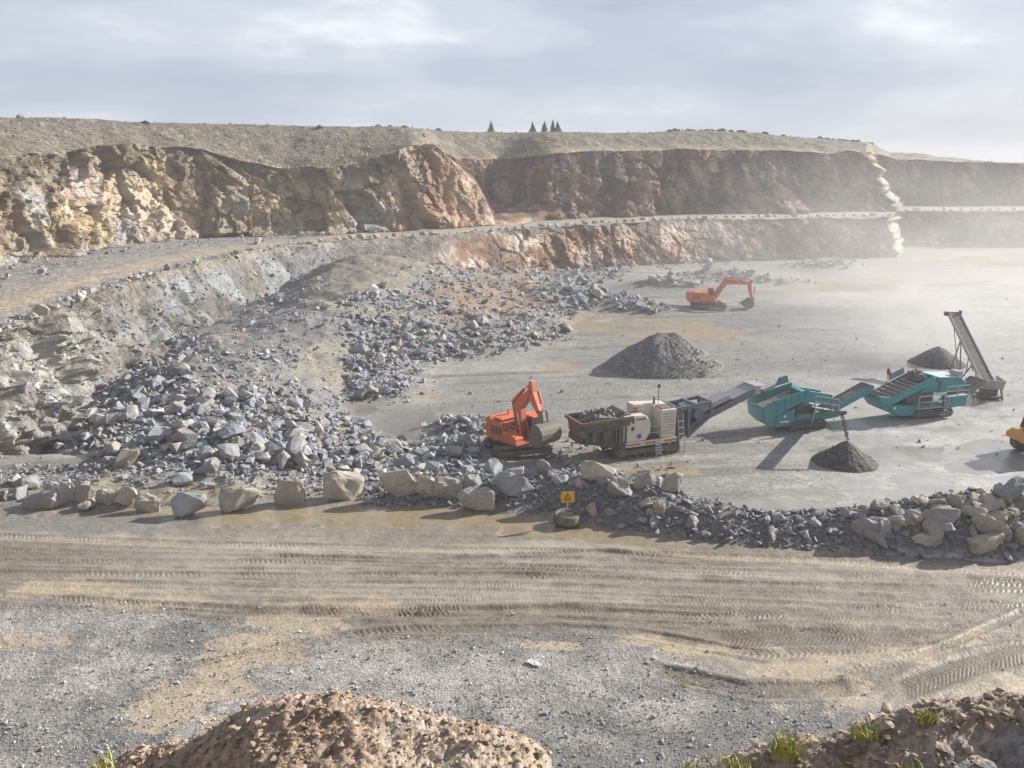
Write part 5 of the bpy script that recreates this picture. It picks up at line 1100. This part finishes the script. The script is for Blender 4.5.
cb_ = MB().prism([(.35, 1.95), (2.1, 1.96), (2.1, 3.0), (.6, 3.0)], -.75, .85).build('cab', YELLOW, tk, .04); MB().prism([(.33, 2.05), (.56, 2.9), (.54, 2.9), (.31, 2.05)], -.65, .75).bb(.75, 1.95, -.775, -.752, 2.1, 2.85).bb(.75, 1.95, .852, .875, 2.1, 2.85).build('window', GLASS, cb_)
MB().prism([(2.4, 1.5), (8.2, 1.35), (9.0, 2.3), (2.3, 2.7), (2.2, 3.1), (1.9, 3.1)], -1.45, 1.45).build('dump_body', YELLOW, tk, .04)

# ---------- warning sign planted in a tyre
sx0, sy0, sz0 = [float(v) for v in at_z(567, 523, ROAD_Z)]
sg = empty('warning_sign', (sx0, sy0, ROAD_Z + .05), R_(4)); tag(sg, 'small yellow warning sign on a post planted in an old tyre at the road edge', 'sign')
tm = bmesh.new(); na_, nb2 = 40, 12
prof = [(.70 + .26 * math.copysign(abs(math.cos(t)) ** .55, math.cos(t)) * .5 - .08, .27 + .27 * math.copysign(abs(math.sin(t)) ** .6, math.sin(t))) for t in [2 * math.pi * i / nb2 for i in range(nb2)]]
vv_ = [[tm.verts.new((r * math.cos(a), r * math.sin(a), z + (.012 if k % 2 and r > .62 else 0))) for r, z in prof] for k, a in enumerate([2 * math.pi * i / na_ for i in range(na_)])]
for i in range(na_):
    for j in range(nb2): tm.faces.new((vv_[i][j], vv_[(i + 1) % na_][j], vv_[(i + 1) % na_][(j + 1) % nb2], vv_[i][(j + 1) % nb2]))
bmesh.ops.recalc_face_normals(tm, faces=tm.faces); tme = bpy.data.meshes.new('tyre'); tm.to_mesh(tme); tm.free(); tme.polygons.foreach_set('use_smooth', np.ones(len(tme.polygons), bool)); link('tyre', tme, paint('grey_old_tyre', (.09, .088, .085), .7, 0, .8, (.25, .235, .21)), sg)
r_ = random.Random(4); m = MB().cyl((0, 0, .05), (0, 0, .36), .54, 20)
for i in range(16): a = r_.uniform(0, 6.28); q = r_.uniform(.05, .42); m.box((q * math.cos(a), q * math.sin(a), .37), (.22, .17, .14), (r_.random() * 3, r_.random() * 3, r_.random() * 3))
m.build('stone_filling', paint('buff_stone_fill', (.42, .34, .27), .9, 0, .6, (.3, .25, .2), 4), sg)
MB().cyl((0, 0, .3), (0, 0, 1.75), .038, 10).build('post', RAIL, sg)
pn = MB().bb(-.36, .36, -.065, -.04, 1.18, 1.80).build('sign_panel', paint('sign_yellow', (.80, .40, .015), .45, 0, .12), sg, .006)
m = MB(); BLK = paint('sign_black', (.05, .035, .015), .6, 0, .1)
for a, b in (((-.15, 1.44), (0, 1.72)), ((0, 1.72), (.15, 1.44)), ((-.15, 1.44), (.15, 1.44))): m.bar((a[0], -.068, a[1]), (b[0], -.068, b[1]), .006, .035, (0, 0, 1) if a[1] != b[1] else (0, 0, 1))
m.bar((0, -.0685, 1.63), (0, -.0685, 1.53), .006, .03, (1, 0, 0)).bb(-.012, .012, -.072, -.066, 1.475, 1.50)
m.bb(-.24, .24, -.071, -.066, 1.35, 1.385).bb(-.20, .20, -.071, -.066, 1.27, 1.30); m.build('pictogram', BLK, pn)
# ================================================================== FOREGROUND, PLANTS, AIR
SOIL = ground_material('loose_soil', 28.0, 0.012, 0.25, 0.3, 3.0)
def mound(name, sil, yc, seed, base, label, patch=None, nst=6500, cmid=.5, csp=.12):
    qx, qy = tab(sil); X0, _, Zs = at_d(qx, qy, yc); o_ = np.argsort(X0); X0, Zs = X0[o_], Zs[o_]
    xs = np.arange(X0[0] - .25, X0[-1] + .25, .016); ys = np.arange(yc - 2.2, yc + 2.0, .018); Xg, Yg = np.meshgrid(xs, ys)
    wig = .16 * fbm(Xg * 1.3, 0 * Xg, seed, 3, seed)
    zc_ = np.interp(Xg, X0, Zs) + .0; u = Yg - yc - wig
    z = np.where(u < 0, zc_ - .42 * (np.sqrt(u * u + .02) - .14), zc_ - 1.25 * (np.sqrt(u * u + .02) - .14))
    z = z + .07 * fbm(Xg * 2.2, Yg * 2.2, seed, 4, seed + 3) + .02 * facets(Xg * 10, Yg * 8, 0 * Xg + seed, seed + 4)[0] + .02 * fbm(Xg * 22, Yg * 22, seed, 3, seed + 6)
    bank = 20.5 - Yg - .35; edge_ = sstep(X0[0] - .25, X0[0] + .3, Xg) * (1 - sstep(X0[-1] - .3, X0[-1] + .25, Xg)); z = np.where(edge_ < 1, bank + (z - bank) * edge_, z); z = np.maximum(z, bank - .1)
    c = np.zeros(z.shape + (3,)) + np.array(base); m1 = fbm(Xg * 3, Yg * 3, 1, 4, seed + 7); c = c * (1 + .35 * m1[..., None] + .25 * fbm(Xg * 14, Yg * 14, 2, 3, seed + 8)[..., None])
    c = mixc(c, [.40, .345, .29], sstep(.08, .4, m1) * .6)
    if patch is not None:
        p_ = patch(Xg, Yg); c = mixc(c, [.25, .238, .222], p_)
    c = np.clip(c, .03, .7)
    V = np.stack([Xg, Yg, z], -1).reshape(-1, 3); Fq = grid_faces(*Xg.shape); Fq = np.concatenate([Fq[:, [0, 1, 2]], Fq[:, [0, 2, 3]]])
    Vs, Fs, Cs = [V], [Fq], [np.concatenate([c, 0 * z[..., None]], -1).reshape(-1, 4)]; off = len(V); r_ = np.random.default_rng(seed)
    for k in range(nst):
        i, j = int(np.clip(len(ys) * (cmid + csp * r_.normal()), 2, len(ys) - 3)), int(r_.integers(2, len(xs) - 2)); s_ = float(np.clip(math.exp(r_.normal(math.log(.019), .6)) * (1.0 if seed == 61 or r_.random() < .93 else 3.4), .009, .17))
        P = np.array([v.co[:] for v in small_v[k % 14].vertices]); Fp = np.array([p.vertices[:] for p in small_v[k % 14].polygons]); a = r_.uniform(0, 6.28); ca, sa = math.cos(a), math.sin(a)
        P = P @ np.array([[ca, sa, 0], [-sa, ca, 0], [0, 0, 1]]); Vs.append(P * s_ + [xs[j], ys[i], z[i, j] + s_ * .16]); Fs.append(Fp + off); off += len(P)
        cc = c[i, j] * r_.uniform(.75, 1.35) * (np.array([1.05, 1.0, .95])); cc = cc * .7 + .3 * np.array([.37, .32, .28]) * r_.uniform(.7, 1.3); Cs.append(np.repeat(np.append(cc, 0)[None], len(P), 0))
    o = link(name, mesh_np(name, np.concatenate(Vs), np.concatenate(Fs), np.concatenate(Cs), True), SOIL)
    o.data.polygons.foreach_set('use_smooth', np.arange(len(o.data.polygons)) < len(Fq))
    return tag(o, label, 'soil heap'), (X0, Zs)
_, silL = mound('soil_heap', '60,792 95,770 140,752 205,735 258,711 290,702 330,702 400,714 470,724 525,741 560,768 585,790', 5.0, 61, (.35, .265, .195), 'brown stony soil heap with a peaked crest on the near edge')
_, silR = mound('soil_heap', '690,800 730,775 790,752 830,744 880,727 930,713 980,709 1024,702 1120,694 1250,690 1400,720', 5.0, 67, (.31, .25, .19), 'lumpy soil heap with grass tufts and grey gravel on the near edge',
             lambda X, Y: blob(to_px(X, Y, 17.4)[0], to_px(X, Y, 17.4)[1], 1000, 765, 75, 22, fbm(X * 5, Y * 5, 0, 3, 3)), 8000, .43, .17)
def grass_mat(name, a, b):
    m, t, bs = mat_base(name); k = NB(t); oi = k.coord((1, 1, 1)); n = k.noise(oi, 9, 2, .5); k.l(k.ramp(n, [(.35, a), (.65, b)]), bs.inputs['Base Color']); bs.inputs['Roughness'].default_value = .6
    bs.inputs['Subsurface Weight'].default_value = 0.0; return m
GRASS = grass_mat('grass_blade', (.26, .31, .05), (.46, .44, .13))
def tuft(px, py, n, hmin, hmax, spread, label, seed, d=4.93):
    x, y, z = [float(v) for v in at_d(px, py, d)]; r = random.Random(seed); V, Fc = [], []
    for i in range(n):
        a = r.uniform(0, 6.28); q = spread * math.sqrt(r.random()); bx2, by2 = q * math.cos(a) * 1.6, q * math.sin(a); L_ = r.uniform(hmin, hmax); ln = r.uniform(.1, .75); da = r.uniform(0, 6.28); w0 = r.uniform(.005, .009); pa = r.uniform(0, 3.14); base_i = len(V)
        for k in range(5):
            t = k / 4; rx_ = L_ * ln * t * t; zz_ = L_ * (t - .35 * ln * t * t) - .04; cx_, cy_ = bx2 + rx_ * math.cos(da), by2 + rx_ * math.sin(da); w_ = w0 * (1 - t) ** .7 + .0006; V += [(cx_ - w_ * math.cos(pa), cy_ - w_ * math.sin(pa), zz_), (cx_ + w_ * math.cos(pa), cy_ + w_ * math.sin(pa), zz_)]
        for k in range(4): b_ = base_i + 2 * k; Fc.append((b_, b_ + 1, b_ + 3, b_ + 2))
    o = link('grass_tuft', mesh_np('grass_tuft', V, Fc, None, False), GRASS); o.location = (x, y, z); return tag(o, label, 'grass')
tuft(722, 772, 170, .05, .13, .17, 'low bushy green grass tuft at the bottom edge beside the soil heap', 1)
tuft(785, 752, 60, .10, .27, .06, 'tall sparse grass tuft with a drooping blade on the soil heap', 2)
tuft(868, 731, 75, .04, .11, .08, 'short yellowish grass tuft on the shoulder of the soil heap', 3)
tuft(926, 716, 55, .05, .11, .05, 'small grass tuft at the top of the lumpy soil heap', 4)
tuft(104, 762, 26, .05, .12, .06, 'tiny grass tuft at the end of the brown peaked soil heap', 5)
tuft(925, 768, 40, .04, .10, .10, 'green grass sprouting between clods low on the gravelly soil heap', 6, 4.6)
# pale scrap of plastic lying on the gravel
x, y, z = [float(v) for v in at_z(535, 665, ROAD_Z)]
gx2, gy2 = np.meshgrid(np.linspace(-.32, .32, 26), np.linspace(-.13, .13, 14)); sk2 = .05 * np.abs(fbm(gx2 * 8, gy2 * 8, 0, 3, 5)) + .015
P = np.stack([gx2 * (1 + .3 * fbm(gx2 * 3, gy2 * 9, 0, 2, 8)), gy2 * (1 + .5 * fbm(gx2 * 6, gy2 * 2, 0, 2, 9)), sk2], -1).reshape(-1, 3); n_ = len(P); P = np.concatenate([P, P - [0, 0, .004]]); fq = grid_faces(*gx2.shape)
SCRAP = paint('pale_plastic', (.62, .62, .62), .45, 0, .3, (.4, .38, .35), 6)
o = link('plastic_scrap', mesh_np('plastic_scrap', P, np.concatenate([fq, fq[:, ::-1] + n_]), None, True), SCRAP); o.location = (x, y, ROAD_Z + .08); o.rotation_euler = (0, 0, -.55); tag(o, 'crumpled pale plastic scrap lying on the grey gravel', 'litter')
# --- skyline trees and shrubs
LEAF = grass_mat('shrub_leaf', (.035, .05, .022), (.075, .085, .04)); NEEDLE = grass_mat('conifer_needle', (.018, .035, .024), (.035, .055, .034)); BARK = paint('bark', (.09, .065, .045), .9, 0, .2)
def leafy(name, seed, n, fn, size):
    r = random.Random(seed); V, Fc = [], []
    for i in range(n):
        c = Vector(fn(r)); a = Vector((r.gauss(0, 1), r.gauss(0, 1), r.gauss(0, 1))).normalized(); b = a.cross(Vector((r.gauss(0, 1), r.gauss(0, 1), r.gauss(0, 1)))).normalized(); s_ = size * r.uniform(.6, 1.4); k = len(V)
        V += [tuple(c - a * s_ - b * s_ * .5), tuple(c + a * s_ * .4 - b * s_ * .6), tuple(c + a * s_ + b * s_ * .4), tuple(c - a * s_ * .3 + b * s_ * .7)]; Fc.append((k, k + 1, k + 2, k + 3))
    return mesh_np(name, V, Fc, None, False)
def ridge_pt(px, back=2.0):
    i = int(np.argmin(np.abs(pxs - px))); return float(TX2[rs, i]), float(TY2[rs, i]), float(TZ2[rs, i]), back
def con_fn(h, w):
    def f(r):
        t = r.random() ** 1.3; k = 1 - t; ring = w * k * (1 if (t * 7) % 1 < .6 else .62) * math.sqrt(r.random()) ; a = r.uniform(0, 6.28); return (ring * math.cos(a), ring * math.sin(a), h * (.10 + .90 * t) - ring * .25)
    return f
for px, hh, wd, lab in ((491, 3.2, 1.5, 'lone dark conifer on the skyline above the soil slope'), (533, 3.0, 1.45, 'first conifer of the skyline cluster, slightly apart'), (545, 3.1, 1.6, 'broad middle conifer of the skyline cluster'), (553.5, 3.3, 1.35, 'tallest slim conifer of the touching pair on the skyline'), (558.5, 3.0, 1.6, 'shorter conifer of the touching pair on the skyline')):
    x, y, z, _ = ridge_pt(px); t = empty('conifer', (x, y + 2.5, z - .35), rr.uniform(0, 6)); tag(t, lab, 'tree'); MB().cyl((0, 0, -.3), (0, 0, hh * .92), .13, 7, .02).build('trunk', BARK, t); link('crown', leafy('crown', int(px), 620, con_fn(hh, wd), .17), NEEDLE, t)
bush_me = [leafy('shrub', 700 + i, 260, (lambda i: lambda r: ((lambda a, e, q: (q * math.cos(a) * math.cos(e) * (1 + .3 * math.sin(3 * a + i)), q * math.sin(a) * math.cos(e), abs(q * math.sin(e)) * .9))(r.uniform(0, 6.28), r.uniform(-.2, 1.5), r.random() ** .4)))(i), .2) for i in range(4)]
for m_ in bush_me: m_.materials.append(LEAF)
BU = [(148, .55, 'round dark shrub on the spoil slope above the buff face', -14), (320, .6, 'dark shrub on the spoil slope before the soil nose', -6), (378, .6, None, 0), (390, .5, None, 0), (405, .55, None, 0), (438, .7, None, 0)] + [(668 + i * 6.3 + rr.uniform(-2, 2), rr.uniform(.6, 1.0), 'H', rr.uniform(-2, 1)) for i in range(13)] + [(rr.uniform(760, 872), rr.uniform(.4, .8), 'F', rr.uniform(-3, 1)) for i in range(16)]
for px, s_, lab, off in BU:
    i = int(np.argmin(np.abs(pxs - px))); row = rs if off > -5 else (rs - (14 if off < -10 else 9)); o = bpy.data.objects.new('shrub', rr.choice(bush_me)); C.objects.link(o); o.location = (float(TX2[row, i]), float(TY2[row, i]) + max(off, -3) * .3, float(TZ2[row, i]) - .1); o.scale = (s_ * 1.4, s_ * 1.2, s_); o.rotation_euler = (0, 0, rr.uniform(0, 6))
    if lab == 'H': tag(o, 'dark shrub in the hedge like row on the rise above the rust coloured face', 'shrub', 'shrubs on the rise of the skyline')
    elif lab == 'F': tag(o, 'low shrub on the skyline running down to the bright rock corner', 'shrub', 'shrubs along the sloping skyline')
    elif lab: tag(o, lab, 'shrub')
    else: tag(o, 'small shrub on the skyline above the soil nose', 'shrub', 'small shrubs above the soil nose')
# --- air: even haze over the whole quarry, and the dust the stacking conveyor raises
def vol_mat(name, density, color=(.93, .94, .96), aniso=0.12):
    m = bpy.data.materials.new(name); m.use_nodes = True; t = m.node_tree; t.nodes.clear(); k = NB(t); v = k.n('ShaderNodeVolumePrincipled'); v.inputs['Color'].default_value = (*color, 1); v.inputs['Density'].default_value = density; v.inputs['Anisotropy'].default_value = aniso
    o = k.n('ShaderNodeOutputMaterial'); k.l(v.outputs[0], o.inputs['Volume']); return m, t, v, k
xa, xb = float(TX2.min()) - 5, float(TX2.max()) + 5; yb = float(TY2.max()) + 5; zt = max(float(TZ2.max()) + 5.5, 30.0)
hm, _, _, _ = vol_mat('haze_air', HAZE_DENSITY); hb_ = MB().bb(min(xa, -70), max(xb, 70), -60, yb, -3.5, zt).build('haze', hm); tag(hb_, kind='stuff')
def dust(x, y, z, rx, ry, rz_, dens, seed, nsc=1.6):
    bm = bmesh.new(); bmesh.ops.create_icosphere(bm, subdivisions=4, radius=1.0); me = bpy.data.meshes.new('dust'); bm.to_mesh(me); bm.free()
    m, t, v, k = vol_mat('dust_air', dens, (.95, .93, .90), .12); co = k.coord(); ln = k.n('ShaderNodeVectorMath', operation='LENGTH'); k.l(co, ln.inputs[0])
    fall = k.math('POWER', k.math('SUBTRACT', 1.0, ln.outputs['Value'], clamp=True), 1.3)
    mp = k.n('ShaderNodeMapping'); mp.inputs['Location'].default_value = (seed * 1.7, seed * .9, seed); k.l(co, mp.inputs[0]); n = k.noise(mp.outputs[0], nsc, 4, .6, .6); nn_ = k.ramp(n, [(.36, 0.05), (.66, 1.0)])
    k.l(k.math('MULTIPLY', k.math('MULTIPLY', fall, nn_), dens), v.inputs['Density'])
    o = link('dust', me, m); o.location = (x, y, z); o.scale = (rx, ry, rz_); return tag(o, kind='stuff')
dx_, dy_, dz_ = [float(v) for v in at_d(915, 300, 128)]
dust(dx_, dy_, 6, 48, 52, 22, .030, 3)
dx_, dy_, dz_ = [float(v) for v in at_d(925, 335, 95)]
dust(dx_, dy_, 2.5, 11, 9, 6, .15, 5, 2.0)
dx_, dy_, dz_ = [float(v) for v in at_d(735, 425, 66)]
dust(dx_, dy_, 1.2, 4.2, 3, 2.4, .15, 8, 1.8)
